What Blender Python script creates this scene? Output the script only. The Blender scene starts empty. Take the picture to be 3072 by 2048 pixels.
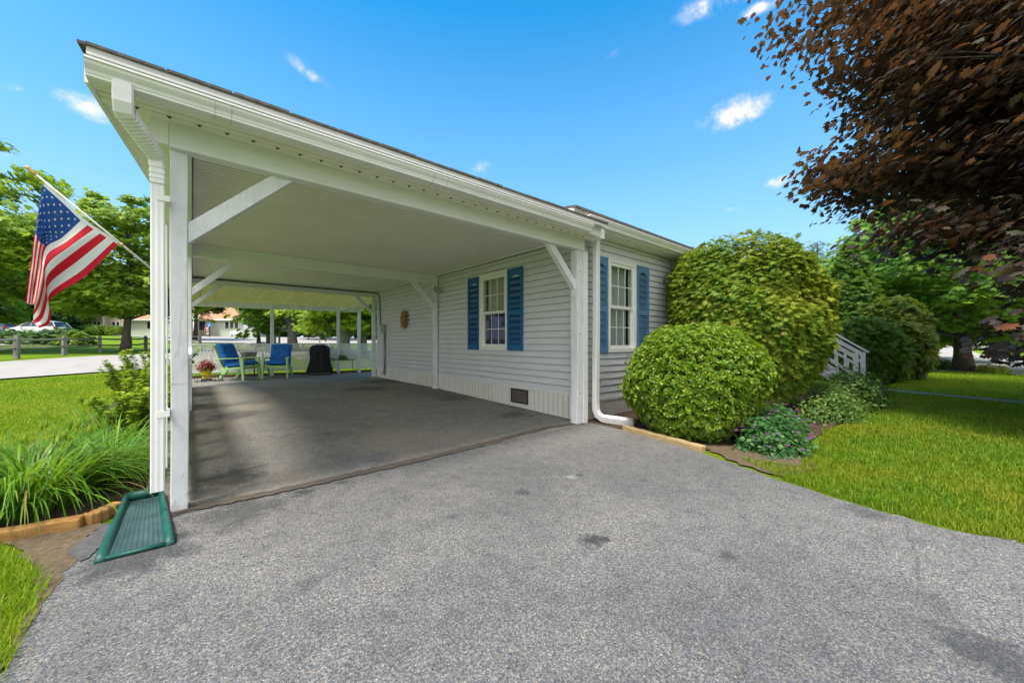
import bpy, bmesh, math, random
import numpy as np
from mathutils import Vector, Matrix
PI = math.pi
R = math.radians
C = bpy.context.scene.collection
scene = bpy.context.scene
rnd = random.Random(5)

# ------------------------------------------------------------------ terrain
YB = [-400, 0, 3, 7.5, 14, 20, 25, 34, 45, 60, 80, 110, 500]
ZB = [0, 0, 0.0, .1, .1, .22, .45, .55, 1.0, 1.7, 2.1, 2.4, 4]
XB = [-500, 50, 90, 500]
XZ = [0, 0, 1.9, 8]
def tz(x, y):
    return np.maximum(np.interp(y, YB, ZB), np.interp(x, XB, XZ))
def gz(x, y):
    return float(tz(x, y))

# ------------------------------------------------------------------ materials
MATS = {}
def nodes_of(name):
    m = bpy.data.materials.new(name)
    m.use_nodes = True
    nt = m.node_tree
    nt.nodes.clear()
    out = nt.nodes.new('ShaderNodeOutputMaterial')
    return m, nt, out
def N(nt, t, **kw):
    n = nt.nodes.new('ShaderNode' + t)
    for k, v in kw.items():
        if k in n.bl_rna.properties:
            setattr(n, k, v)
        else:
            n.inputs[k.replace('_', ' ')].default_value = v
    return n
def ramp(nt, stops):
    r = nt.nodes.new('ShaderNodeValToRGB')
    e = r.color_ramp.elements
    while len(e) < len(stops):
        e.new(.5)
    for i, (p, c) in enumerate(stops):
        e[i].position = p
        e[i].color = (c[0], c[1], c[2], 1) if not isinstance(c, (int, float)) else (c, c, c, 1)
    return r
def mixc(nt, fac, a, b, mode='MIX'):
    m = nt.nodes.new('ShaderNodeMix')
    m.data_type = 'RGBA'
    m.blend_type = mode
    for s, v in ((0, fac), (6, a), (7, b)):
        if hasattr(v, 'links'):
            nt.links.new(v, m.inputs[s])
        elif s == 0:
            m.inputs[0].default_value = v
        else:
            m.inputs[s].default_value = (v[0], v[1], v[2], 1)
    return m.outputs[2]
def math_(nt, op, a, b=None, c=None):
    m = nt.nodes.new('ShaderNodeMath')
    m.operation = op
    for i, v in enumerate((a, b, c)):
        if v is None:
            continue
        if hasattr(v, 'links'):
            nt.links.new(v, m.inputs[i])
        else:
            m.inputs[i].default_value = v
    return m.outputs[0]
def noise(nt, co, scale, detail=4, rough=.6, dist=0.):
    n = N(nt, 'TexNoise', Scale=scale, Detail=detail, Roughness=rough, Distortion=dist)
    nt.links.new(co, n.inputs['Vector'])
    return n
def bumped(nt, h, strength, dist, bsdf, prev=None):
    b = N(nt, 'Bump', Strength=strength, Distance=dist)
    nt.links.new(h, b.inputs['Height'])
    if prev is not None:
        nt.links.new(prev, b.inputs['Normal'])
    if bsdf is not None:
        nt.links.new(b.outputs[0], bsdf.inputs['Normal'])
    return b.outputs[0]

def mat(name, col, rough=.55, var=.12, scale=4., spec=.4, metal=0., bump=.15, bscale=60., bdist=.004,
        dirt=None, dirt_amt=.35, dscale=2.5, stretch=None, coat=0., trans=0.):
    """painted / plastic / wood / stone surface: base colour with soft variation, optional worn patches, fine bump"""
    m, nt, out = nodes_of(name)
    tc = N(nt, 'TexCoord')
    co = tc.outputs['Object']
    if stretch:
        mp = N(nt, 'Mapping')
        mp.inputs['Scale'].default_value = stretch
        nt.links.new(co, mp.inputs['Vector'])
        co2 = mp.outputs[0]
    else:
        co2 = co
    n1 = noise(nt, co2, scale, 5, .62)
    lo = [c * (1 - var) for c in col]
    hi = [min(1, c * (1 + var)) for c in col]
    r = ramp(nt, [(.3, lo), (.7, hi)])
    nt.links.new(n1.outputs['Fac'], r.inputs[0])
    c = r.outputs[0]
    if dirt is not None:
        n2 = noise(nt, co, dscale, 6, .7, .3)
        r2 = ramp(nt, [(.52, 0.), (.75, 1.)])
        nt.links.new(n2.outputs['Fac'], r2.inputs[0])
        f = math_(nt, 'MULTIPLY', r2.outputs[0], dirt_amt)
        c = mixc(nt, f, c, dirt)
    b = N(nt, 'BsdfPrincipled')
    b.inputs['Roughness'].default_value = rough
    b.inputs['Metallic'].default_value = metal
    b.inputs['Specular IOR Level'].default_value = spec
    b.inputs['Coat Weight'].default_value = coat
    nt.links.new(c, b.inputs['Base Color'])
    if bump > 0:
        n3 = noise(nt, co2, bscale, 4, .6)
        bumped(nt, n3.outputs['Fac'], bump, bdist, b)
    sh = b.outputs[0]
    if trans > 0:
        t = N(nt, 'BsdfTranslucent')
        nt.links.new(c, t.inputs['Color'])
        mx = N(nt, 'MixShader')
        mx.inputs[0].default_value = trans
        nt.links.new(sh, mx.inputs[1])
        nt.links.new(t.outputs[0], mx.inputs[2])
        sh = mx.outputs[0]
    nt.links.new(sh, out.inputs[0])
    MATS[name] = m
    return m

def leafmat(name, stops, tcol, trans=.35, rough=.5, spec=.35, nscale=.0, ncol=None):
    """leaf: a colour of its own for every leaf, light passing through it"""
    m, nt, out = nodes_of(name)
    g = N(nt, 'NewGeometry')
    r = ramp(nt, stops)
    nt.links.new(g.outputs['Random Per Island'], r.inputs[0])
    c = r.outputs[0]
    if ncol is not None:
        tc = N(nt, 'TexCoord')
        n1 = noise(nt, tc.outputs['Object'], nscale, 3, .6)
        r2 = ramp(nt, [(.45, 0.), (.65, 1.)])
        nt.links.new(n1.outputs['Fac'], r2.inputs[0])
        c = mixc(nt, r2.outputs[0], c, mixc(nt, .6, c, ncol))
    b = N(nt, 'BsdfPrincipled', Roughness=rough)
    b.inputs['Specular IOR Level'].default_value = spec
    nt.links.new(c, b.inputs['Base Color'])
    t = N(nt, 'BsdfTranslucent')
    tm = mixc(nt, .55, c, tcol)
    nt.links.new(tm, t.inputs['Color'])
    mx = N(nt, 'MixShader')
    mx.inputs[0].default_value = trans
    nt.links.new(b.outputs[0], mx.inputs[1])
    nt.links.new(t.outputs[0], mx.inputs[2])
    nt.links.new(mx.outputs[0], out.inputs[0])
    MATS[name] = m
    return m

def asphalt(name, dark, light, warm, stone=130., stain=.5, spots=(), contrast=1., warmpatch=None, crack=.35):
    m, nt, out = nodes_of(name)
    tc = N(nt, 'TexCoord')
    co = tc.outputs['Object']
    v = N(nt, 'TexVoronoi', Scale=stone)
    nt.links.new(co, v.inputs['Vector'])
    sep = N(nt, 'SeparateColor')
    nt.links.new(v.outputs['Color'], sep.inputs[0])
    mid = [d * .62 + l * .38 for d, l in zip(dark, light)]
    r = ramp(nt, [(.0, [d * .8 + l * .2 for d, l in zip(dark, light)]), (.35, mid), (.75, light), (.9, warm), (1., [min(1, l * 1.35) for l in light])])
    nt.links.new(sep.outputs[0], r.inputs[0])
    # binder between the stones
    r0 = ramp(nt, [(.35, 0.), (.6, 1.)])
    nt.links.new(math_(nt, 'MULTIPLY', v.outputs['Distance'], 1.), r0.inputs[0])
    c = mixc(nt, math_(nt, 'MULTIPLY', r0.outputs[0], .35), r.outputs[0], [d * .7 for d in dark])
    n6 = noise(nt, co, stone * .42, 3, .9)
    r6 = ramp(nt, [(.3, .42), (.5, .95), (.68, 1.75)])
    nt.links.new(n6.outputs['Fac'], r6.inputs[0])
    c = mixc(nt, 1., c, r6.outputs[0], 'MULTIPLY')
    # tar-stained and worn areas
    n1 = noise(nt, co, .55, 6, .62, .4)
    r1 = ramp(nt, [(.36, 1.), (.6, 0.)])
    nt.links.new(n1.outputs['Fac'], r1.inputs[0])
    c = mixc(nt, math_(nt, 'MULTIPLY', r1.outputs[0], stain), c, [d * .8 for d in dark])
    n2 = noise(nt, co, 2.3, 5, .7, .6)
    r2 = ramp(nt, [(.55, 0.), (.72, 1.)])
    nt.links.new(n2.outputs['Fac'], r2.inputs[0])
    c = mixc(nt, math_(nt, 'MULTIPLY', r2.outputs[0], stain * .55), c, [d * .7 for d in dark])
    n5 = noise(nt, co, 9., 8, .82, .2)
    r5 = ramp(nt, [(.40, .82), (.5, 1.), (.62, 1.10)])
    nt.links.new(n5.outputs['Fac'], r5.inputs[0])
    c = mixc(nt, 1., c, r5.outputs[0], 'MULTIPLY')
    if warmpatch is not None:
        n4 = noise(nt, co, .8, 5, .6, .5)
        r4 = ramp(nt, [(.48, 0.), (.66, 1.)])
        nt.links.new(n4.outputs['Fac'], r4.inputs[0])
        c = mixc(nt, math_(nt, 'MULTIPLY', r4.outputs[0], .4), c, warmpatch)
    # oil drips, scuffs: centre x, y, radius, strength
    for (sx, sy, sr, ss) in spots:
        d = N(nt, 'VectorMath', operation='DISTANCE')
        nt.links.new(co, d.inputs[0])
        d.inputs[1].default_value = (sx, sy, 0)
        n3 = noise(nt, co, 2.2 / sr, 5, .7, .5)
        q = math_(nt, 'DIVIDE', d.outputs['Value'], sr)
        q = math_(nt, 'ADD', q, math_(nt, 'MULTIPLY', math_(nt, 'SUBTRACT', n3.outputs['Fac'], .5), 2.2))
        rr = ramp(nt, [(.35, 1.), (.85, 0.)])
        nt.links.new(q, rr.inputs[0])
        c = mixc(nt, math_(nt, 'MULTIPLY', rr.outputs[0], abs(ss)), c,
                 [d_ * .5 for d_ in dark] if ss > 0 else [min(1, l * 1.15) for l in light])
    # hairline cracks, broken up by noise
    vc = N(nt, 'TexVoronoi', Scale=.85, feature='DISTANCE_TO_EDGE')
    wv = noise(nt, co, 3.2, 6, .7)
    wm = mixc(nt, .16, co, wv.outputs['Color'])
    nt.links.new(wm, vc.inputs['Vector'])
    rc = ramp(nt, [(.0, 1.), (.009, 0.)])
    nt.links.new(vc.outputs['Distance'], rc.inputs[0])
    rm = ramp(nt, [(.53, 0.), (.60, 1.)])
    nt.links.new(n1.outputs['Fac'], rm.inputs[0])
    c = mixc(nt, math_(nt, 'MULTIPLY', math_(nt, 'MULTIPLY', rc.outputs[0], rm.outputs[0]), crack), c, [d * .4 for d in dark])
    b = N(nt, 'BsdfPrincipled', Roughness=.85)
    b.inputs['Specular IOR Level'].default_value = .3
    nt.links.new(c, b.inputs['Base Color'])
    h = math_(nt, 'MULTIPLY', v.outputs['Distance'], -1.)
    nb = bumped(nt, h, .4, .003, None)
    bumped(nt, n2.outputs['Fac'], .2, .02, b, nb)
    nt.links.new(b.outputs[0], out.inputs[0])
    return m

def lawnmat(name, stops, straw):
    m, nt, out = nodes_of(name)
    tc = N(nt, 'TexCoord')
    co = tc.outputs['Object']
    n1 = noise(nt, co, 22., 8, .78)
    r1 = ramp(nt, stops)
    nt.links.new(n1.outputs['Fac'], r1.inputs[0])
    n2 = noise(nt, co, .9, 5, .65, .5)
    r2 = ramp(nt, [(.48, 0.), (.7, 1.)])
    nt.links.new(n2.outputs['Fac'], r2.inputs[0])
    c = mixc(nt, math_(nt, 'MULTIPLY', r2.outputs[0], .6), r1.outputs[0], straw)
    b = N(nt, 'BsdfPrincipled', Roughness=.9)
    b.inputs['Specular IOR Level'].default_value = .15
    nt.links.new(c, b.inputs['Base Color'])
    n3 = noise(nt, co, 60., 5, .8)
    bumped(nt, n3.outputs['Fac'], 1., .03, b)
    nt.links.new(b.outputs[0], out.inputs[0])
    return m

def glassmat(name, tint=(.8, .86, .84)):
    m, nt, out = nodes_of(name)
    f = N(nt, 'LayerWeight', Blend=.5)
    f2 = math_(nt, 'MULTIPLY_ADD', math_(nt, 'POWER', f.outputs['Facing'], 4.), .8, .045)
    t = N(nt, 'BsdfTransparent')
    t.inputs[0].default_value = (*tint, 1)
    g = N(nt, 'BsdfGlossy', Roughness=.02)
    mx = N(nt, 'MixShader')
    nt.links.new(f2, mx.inputs[0])
    nt.links.new(t.outputs[0], mx.inputs[1])
    nt.links.new(g.outputs[0], mx.inputs[2])
    nt.links.new(mx.outputs[0], out.inputs[0])
    return m

# ------------------------------------------------------------------ mesh building
def wl(o):
    v = Vector((0, 0, 0))
    while o is not None:
        v += o.location
        o = o.parent
    return v

class MB:
    """collects boxes, tubes, lofts; build() links them as ONE mesh object"""
    def __init__(s, T=None):
        s.v, s.f, s.mi, s.T, s.cur = [], [], [], T, 0
    def add(s, vs, fs):
        b = len(s.v)
        for p in vs:
            p = tuple(p)
            s.v.append(s.T(*p) if s.T else p)
        for f in fs:
            s.f.append([b + i for i in f])
            s.mi.append(s.cur)
        return s
    def box(s, x0, x1, y0, y1, z0, z1):
        return s.add([(x, y, z) for x in (x0, x1) for y in (y0, y1) for z in (z0, z1)],
                     [(0, 1, 3, 2), (4, 6, 7, 5), (0, 4, 5, 1), (2, 3, 7, 6), (0, 2, 6, 4), (1, 5, 7, 3)])
    def bar(s, p, q, w, h, up=(0, 0, 1), w2=None, h2=None):
        p, q = Vector(p), Vector(q)
        d = (q - p).normalized()
        up = Vector(up)
        if abs(d.dot(up)) > .99:
            up = Vector((1, 0, 0))
        a = d.cross(up).normalized()
        b = a.cross(d).normalized()
        w2 = w if w2 is None else w2
        h2 = h if h2 is None else h2
        vs = []
        for c, ww, hh in ((p, w, h), (q, w2, h2)):
            for i, j in ((-1, -1), (1, -1), (1, 1), (-1, 1)):
                vs.append(c + a * (i * ww / 2) + b * (j * hh / 2))
        return s.add(vs, [(3, 2, 1, 0), (4, 5, 6, 7), (0, 1, 5, 4), (1, 2, 6, 5), (2, 3, 7, 6), (3, 0, 4, 7)])
    def tube(s, pts, rad, n=8, sect=None, cap=True, up=(0, 0, 1)):
        pts = [Vector(p) for p in pts]
        k = len(pts)
        if not hasattr(rad, '__len__'):
            rad = [rad] * k
        if sect is None:
            sect = [(math.cos(2 * PI * i / n), math.sin(2 * PI * i / n)) for i in range(n)]
        n = len(sect)
        vs = []
        a_prev = None
        for i, p in enumerate(pts):
            d = (pts[min(i + 1, k - 1)] - pts[max(i - 1, 0)]).normalized()
            if a_prev is None:
                u = Vector(up)
                if abs(d.dot(u)) > .95:
                    u = Vector((0, 1, 0))
                a = d.cross(u).normalized()
            else:
                a = (a_prev - d * a_prev.dot(d)).normalized()
            a_prev = a
            b = a.cross(d)
            for (sx, sy) in sect:
                vs.append(p + a * (sx * rad[i]) + b * (sy * rad[i]))
        fs = []
        for i in range(k - 1):
            for j in range(n):
                fs.append((i * n + j, i * n + (j + 1) % n, (i + 1) * n + (j + 1) % n, (i + 1) * n + j))
        if cap:
            fs.append(tuple(range(n))[::-1])
            fs.append(tuple((k - 1) * n + j for j in range(n)))
        return s.add(vs, fs)
    def prism(s, poly, fn):
        """poly: closed 2-D outline; fn(a, b, t) -> point, t = 0 and 1 at the two ends"""
        n = len(poly)
        vs = [fn(a, b, 0) for a, b in poly] + [fn(a, b, 1) for a, b in poly]
        fs = [tuple(range(n))[::-1], tuple(range(n, 2 * n))]
        fs += [(i, (i + 1) % n, n + (i + 1) % n, n + i) for i in range(n)]
        return s.add(vs, fs)
    def lathe(s, prof, c=(0, 0, 0), n=20, sx=1., sy=1.):
        vs, fs = [], []
        for (r, z) in prof:
            for j in range(n):
                a = 2 * PI * j / n
                vs.append((c[0] + r * sx * math.cos(a), c[1] + r * sy * math.sin(a), c[2] + z))
        for i in range(len(prof) - 1):
            for j in range(n):
                fs.append((i * n + j, i * n + (j + 1) % n, (i + 1) * n + (j + 1) % n, (i + 1) * n + j))
        fs.append(tuple(range(n))[::-1])
        fs.append(tuple((len(prof) - 1) * n + j for j in range(n)))
        return s.add(vs, fs)
    def loft(s, rings, cap=True):
        n = len(rings[0])
        vs = [p for r in rings for p in r]
        fs = []
        for i in range(len(rings) - 1):
            for j in range(n):
                fs.append((i * n + j, i * n + (j + 1) % n, (i + 1) * n + (j + 1) % n, (i + 1) * n + j))
        if cap:
            fs.append(tuple(range(n))[::-1])
            fs.append(tuple((len(rings) - 1) * n + j for j in range(n)))
        return s.add(vs, fs)
    def grid(s, fn, nu, nv):
        vs = [fn(i / nu, j / nv) for i in range(nu + 1) for j in range(nv + 1)]
        fs = [(i * (nv + 1) + j, (i + 1) * (nv + 1) + j, (i + 1) * (nv + 1) + j + 1, i * (nv + 1) + j + 1)
              for i in range(nu) for j in range(nv)]
        return s.add(vs, fs)
    def build(s, name, m, parent=None, smooth=False, bevel=0., recalc=True, local=False):
        me = bpy.data.meshes.new(name)
        off = wl(parent) if (parent is not None and not local) else Vector((0, 0, 0))
        me.from_pydata([(p[0] - off.x, p[1] - off.y, p[2] - off.z) for p in s.v], [], s.f)
        for mm in (m if isinstance(m, (list, tuple)) else [m]):
            me.materials.append(mm)
        if isinstance(m, (list, tuple)):
            me.polygons.foreach_set('material_index', s.mi)
        if recalc or bevel > 0:
            bm = bmesh.new()
            bm.from_mesh(me)
            if recalc:
                bmesh.ops.recalc_face_normals(bm, faces=bm.faces)
            bm.to_mesh(me)
            bm.free()
        if smooth:
            me.polygons.foreach_set('use_smooth', [True] * len(me.polygons))
        me.update()
        o = bpy.data.objects.new(name, me)
        C.objects.link(o)
        if parent is not None:
            o.parent = parent
        if bevel > 0:
            bv = o.modifiers.new('bevel', 'BEVEL')
            bv.width = bevel
            bv.segments = 2
            bv.limit_method = 'ANGLE'
            bv.angle_limit = R(40)
        return o

def np_mesh(name, verts, tris, m, parent=None, smooth=False):
    """fast mesh from arrays: tris (n,3)"""
    me = bpy.data.meshes.new(name)
    verts = np.asarray(verts, dtype=np.float32)
    tris = np.asarray(tris, dtype=np.int32)
    me.vertices.add(len(verts))
    me.vertices.foreach_set('co', verts.ravel())
    n = len(tris)
    me.loops.add(n * 3)
    me.loops.foreach_set('vertex_index', tris.ravel())
    me.polygons.add(n)
    me.polygons.foreach_set('loop_start', np.arange(0, n * 3, 3, dtype=np.int32))
    if smooth:
        me.polygons.foreach_set('use_smooth', np.ones(n, dtype=bool))
    me.update(calc_edges=True)
    me.materials.append(m)
    o = bpy.data.objects.new(name, me)
    C.objects.link(o)
    if parent is not None:
        o.parent = parent
    return o

def tag(o, label=None, cat=None, group=None, kind=None):
    if label: o['label'] = label
    if cat: o['category'] = cat
    if group: o['group'] = group
    if kind: o['kind'] = kind
    return o
def thing(name, label, cat, loc=(0, 0, 0), rz=0, group=None):
    o = bpy.data.objects.new(name, None)
    o.empty_display_size = .2
    C.objects.link(o)
    o.location = loc
    o.rotation_euler = (0, 0, rz)
    return tag(o, label, cat, group)
def dup(root, loc, rz=0., label=None, scale=None):
    kids = {}
    for o in bpy.data.objects:
        if o.parent is not None:
            kids.setdefault(o.parent, []).append(o)
    def cp(o, par):
        c = o.copy()
        C.objects.link(c)
        if par is not None:
            c.parent = par
        for k in kids.get(o, []):
            cp(k, c)
        return c
    r = cp(root, None)
    r.location = loc
    r.rotation_euler = (0, 0, rz)
    if scale: r.scale = scale if hasattr(scale, '__len__') else (scale,) * 3
    if label: r['label'] = label
    return r

# ------------------------------------------------------------------ foliage
def leaf_shape(kind):
    if kind == 'maple':
        o = [(0, 1), (.13, .66), (.36, .78), (.34, .47), (.74, .52), (.58, .26), (.72, .02), (.3, .0), (.06, -.12)]
        o = o + [(-x, y) for x, y in o[::-1]]
        pts = [(0, .25)] + o
        v = np.array([(x * .8, y * .8, -.16 * abs(x) - .1 * y * y) for x, y in pts])
        n = len(o)
        t = np.array([(0, 1 + i, 1 + (i + 1) % n) for i in range(n)])
    elif kind == 'oval':
        v = np.array([(0, 0, 0), (.28, .45, .05), (0, 1, -.12), (-.28, .45, .05)])
        t = np.array([(0, 1, 2), (0, 2, 3)])
    elif kind == 'star':      # a ragged broad leaf, for trees some way off
        o = [(0, 1), (.2, .5), (.7, .6), (.45, .15), (.3, -.15), (-.3, -.15), (-.45, .15), (-.7, .6), (-.2, .5)]
        v = np.array([(0, .2, .05)] + [(x, y, -.15 * abs(x) - .1 * y) for x, y in o])
        n = len(o)
        t = np.array([(0, 1 + i, 1 + (i + 1) % n) for i in range(n)])
    elif kind == 'rosette':   # a shoot tip of seven small oval leaves
        V, T = [], []
        for k in range(7):
            a = k * 2.4
            el = .25 + .12 * k
            ca, sa = math.cos(a), math.sin(a)
            L = 1. - .06 * k
            w = .24
            def pt(l, s, up):
                r = l * math.cos(el)
                return (ca * r - sa * s, sa * r + ca * s, l * math.sin(el) + up)
            b = len(V)
            V += [pt(.08, 0, 0), pt(.5 * L, w, .06), pt(L, 0, -.06), pt(.5 * L, -w, .06)]
            T += [(b, b + 1, b + 2), (b, b + 2, b + 3)]
        v, t = np.array(V), np.array(T)
    elif kind == 'spray':     # flat cedar frond: a stem with side fingers
        V, T = [], []
        def fin(x0, y0, x1, y1, w):
            d = np.array((x1 - x0, y1 - y0))
            n_ = np.array((-d[1], d[0])) / np.linalg.norm(d) * w
            b = len(V)
            V.extend([(x0 - n_[0] * .6, y0 - n_[1] * .6, 0), (x0 + n_[0] * .6, y0 + n_[1] * .6, 0),
                      ((x0 + x1) / 2 + n_[0], (y0 + y1) / 2 + n_[1], -.03), (x1, y1, -.14 * (x1 * x1 + y1 * y1)),
                      ((x0 + x1) / 2 - n_[0], (y0 + y1) / 2 - n_[1], -.03)])
            T.extend([(b, b + 1, b + 2), (b, b + 2, b + 4), (b + 4, b + 2, b + 3)])
        fin(0, 0, 0, 1, .07)
        for k, y in enumerate((.15, .32, .5, .68)):
            L = .5 - .07 * k
            fin(0, y, L * .8, y + L * .75, .06)
            fin(0, y + .06, -L * .8, y + .06 + L * .75, .06)
        v, t = np.array(V), np.array(T)
    elif kind == 'needle':
        V, T = [], []
        for k in range(7):
            a = (k - 3) * .32
            x, y = math.sin(a), math.cos(a)
            b = len(V)
            V += [(0 - .03 * y, .03 * x, 0), (.03 * y, -.03 * x, 0), (x, y, .1 * math.sin(k * 2.))]
            T += [(b, b + 1, b + 2)]
        v, t = np.array(V), np.array(T)
    return v.astype(np.float32), t.astype(np.int32)
SHAPES = {}
def foliage(name, pos, nrm, dirv, size, kind, m, parent=None, rs=None, floor=None):
    if kind not in SHAPES:
        SHAPES[kind] = leaf_shape(kind)
    v, t = SHAPES[kind]
    pos = np.asarray(pos, dtype=np.float32)
    n = len(pos)
    z = np.asarray(nrm, dtype=np.float32)
    z = z / (np.linalg.norm(z, axis=1, keepdims=True) + 1e-6)
    y = np.asarray(dirv, dtype=np.float32)
    y = y - z * (y * z).sum(1, keepdims=True)
    y = y / (np.linalg.norm(y, axis=1, keepdims=True) + 1e-6)
    x = np.cross(y, z)
    size = np.broadcast_to(np.asarray(size, dtype=np.float32), (n,))[:, None, None]
    P = (v[None, :, 0:1] * x[:, None, :] + v[None, :, 1:2] * y[:, None, :] + v[None, :, 2:3] * z[:, None, :]) * size
    P = P + pos[:, None, :]
    if floor is not None:
        P[:, :, 2] = np.maximum(P[:, :, 2], floor)
    T = t[None] + (np.arange(n, dtype=np.int32) * len(v))[:, None, None]
    return np_mesh(name, P.reshape(-1, 3), T.reshape(-1, 3), m, parent)
def unit(rs, n):
    a = rs.normal(size=(n, 3))
    return a / np.linalg.norm(a, axis=1, keepdims=True)

def tree(name, label, cat, loc, H, zc, Rr, nb, nl, shape, size, lm, bm, tr, seed, group=None, prof=None, droop=.12,
         spread=.16, flat=.5, rz=0., lean=(0, 0), fork=False, s0=.3, lift=None, twigs=False):
    """trunk with limbs (one mesh) and a crown of leaves carried on boughs (one mesh)"""
    rs = np.random.default_rng(seed)
    o = thing(name, label, cat, loc, rz, group)
    tb = MB()
    top = np.array((lean[0], lean[1], H * .86))
    def trunk_at(s):
        return np.array((top[0] * s + .12 * tr * 4 * math.sin(s * 5 + seed), top[1] * s + .1 * tr * 4 * math.sin(s * 4 + 1 + seed), top[2] * s))
    ss = np.linspace(0, 1, 12)
    tb.tube([trunk_at(s) for s in ss], [tr * (1.45 if s == 0 else 1.12 if s < .1 else 1.) * (1 - .85 * s) ** .8 for s in ss], 12)
    if prof is None:
        prof = lambda t: math.sin(PI * min(1, max(0, .12 + .85 * t))) ** .6
    P, NN, D = [], [], []
    tot = 0
    W = []
    bo = []
    for i in range(nb):
        t = ((i + .5 + rs.uniform(-.3, .3)) / nb) ** (1.3 if twigs else 1.)
        az = i * 2.39996 + rs.uniform(-.4, .4)
        rr = Rr * max(.12, prof(t)) * rs.uniform(.78, 1.12)
        zt = zc + (H - zc) * t
        if lift:
            rr *= 1 - .24 * max(0, -math.cos(az) * .95 + math.sin(az) * .1)
            zt += lift[2] * max(0, math.cos(az) * lift[0] + math.sin(az) * lift[1]) * (1 - t) ** 2
        zb = max(zc * .72, min(H * .82, zt - rr * .55))
        p0 = trunk_at(zb / (H * .86))
        tip = np.array((math.cos(az) * rr + top[0] * t, math.sin(az) * rr + top[1] * t, zt - droop * rr))
        mid = (p0 + tip) / 2 + np.array((0, 0, .16 * rr))
        q = lambda s, p0=p0, mid=mid, tip=tip: (1 - s) ** 2 * p0 + 2 * s * (1 - s) * mid + s * s * tip
        r0 = tr * .42 * (1 - .6 * t)
        tb.tube([q(s) for s in (0, .2, .45, .7, 1)], [r0, r0 * .8, r0 * .55, r0 * .3, r0 * .08], 6, cap=False)
        bo.append((q, rr, az))
        W.append(rr ** 1.6)
    W = np.array(W) / sum(W)
    for (q, rr, az), w in zip(bo, W):
        n = int(nl * w) + 1
        nt_ = max(5, int(n / 45))
        out = np.array((math.cos(az), math.sin(az), 0))
        lat = np.array((-math.sin(az), math.cos(az), 0))
        sb = s0 + (1 - s0) * rs.random(nt_) ** .8
        cen = np.array([q(s) for s in sb])
        off = rs.normal(0, 1, nt_) * rr * .26 * (1.15 - .55 * sb)
        cen = cen + off[:, None] * lat[None] + np.stack([0 * off, 0 * off, -np.abs(off) * .2 + rs.normal(0, .1 * rr * flat, nt_)], 1)
        stp = 1 if twigs else max(1, nt_ // 4)
        for c_, sbb in zip(cen[::stp], sb[::stp]):
            s_ = max(.2, sbb - .16)
            e_ = c_ + (c_ - q(s_)) * .12
            tb.tube([q(s_), (q(s_) + c_) / 2 + np.array((0, 0, .04)), c_, e_], [r0 * .26 + .003, r0 * .14 + .003, .004, .002], 4, cap=False)
        k = rs.integers(0, nt_, n)
        g = np.clip(rs.normal(0, 1, (n, 3)), -1.7, 1.7) * np.array((1, 1, flat)) * spread * rr
        pp = cen[k] + g
        P.append(pp)
        nn = np.stack([out[0] * .55 + rs.normal(0, .35, n), out[1] * .55 + rs.normal(0, .35, n), np.full(n, .9)], 1)
        NN.append(nn)
        dd = out[None] + lat[None] * rs.normal(0, .9, (n, 1)) + np.array((0, 0, -.35))
        D.append(dd)
    P, NN, D = np.concatenate(P), np.concatenate(NN), np.concatenate(D)
    s = size * rs.uniform(.65, 1.25, len(P))
    tk = tb.build('trunk', bm, o, smooth=True, local=True)
    foliage('crown', P, NN, D, s, shape, lm, o)
    return o

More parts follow.
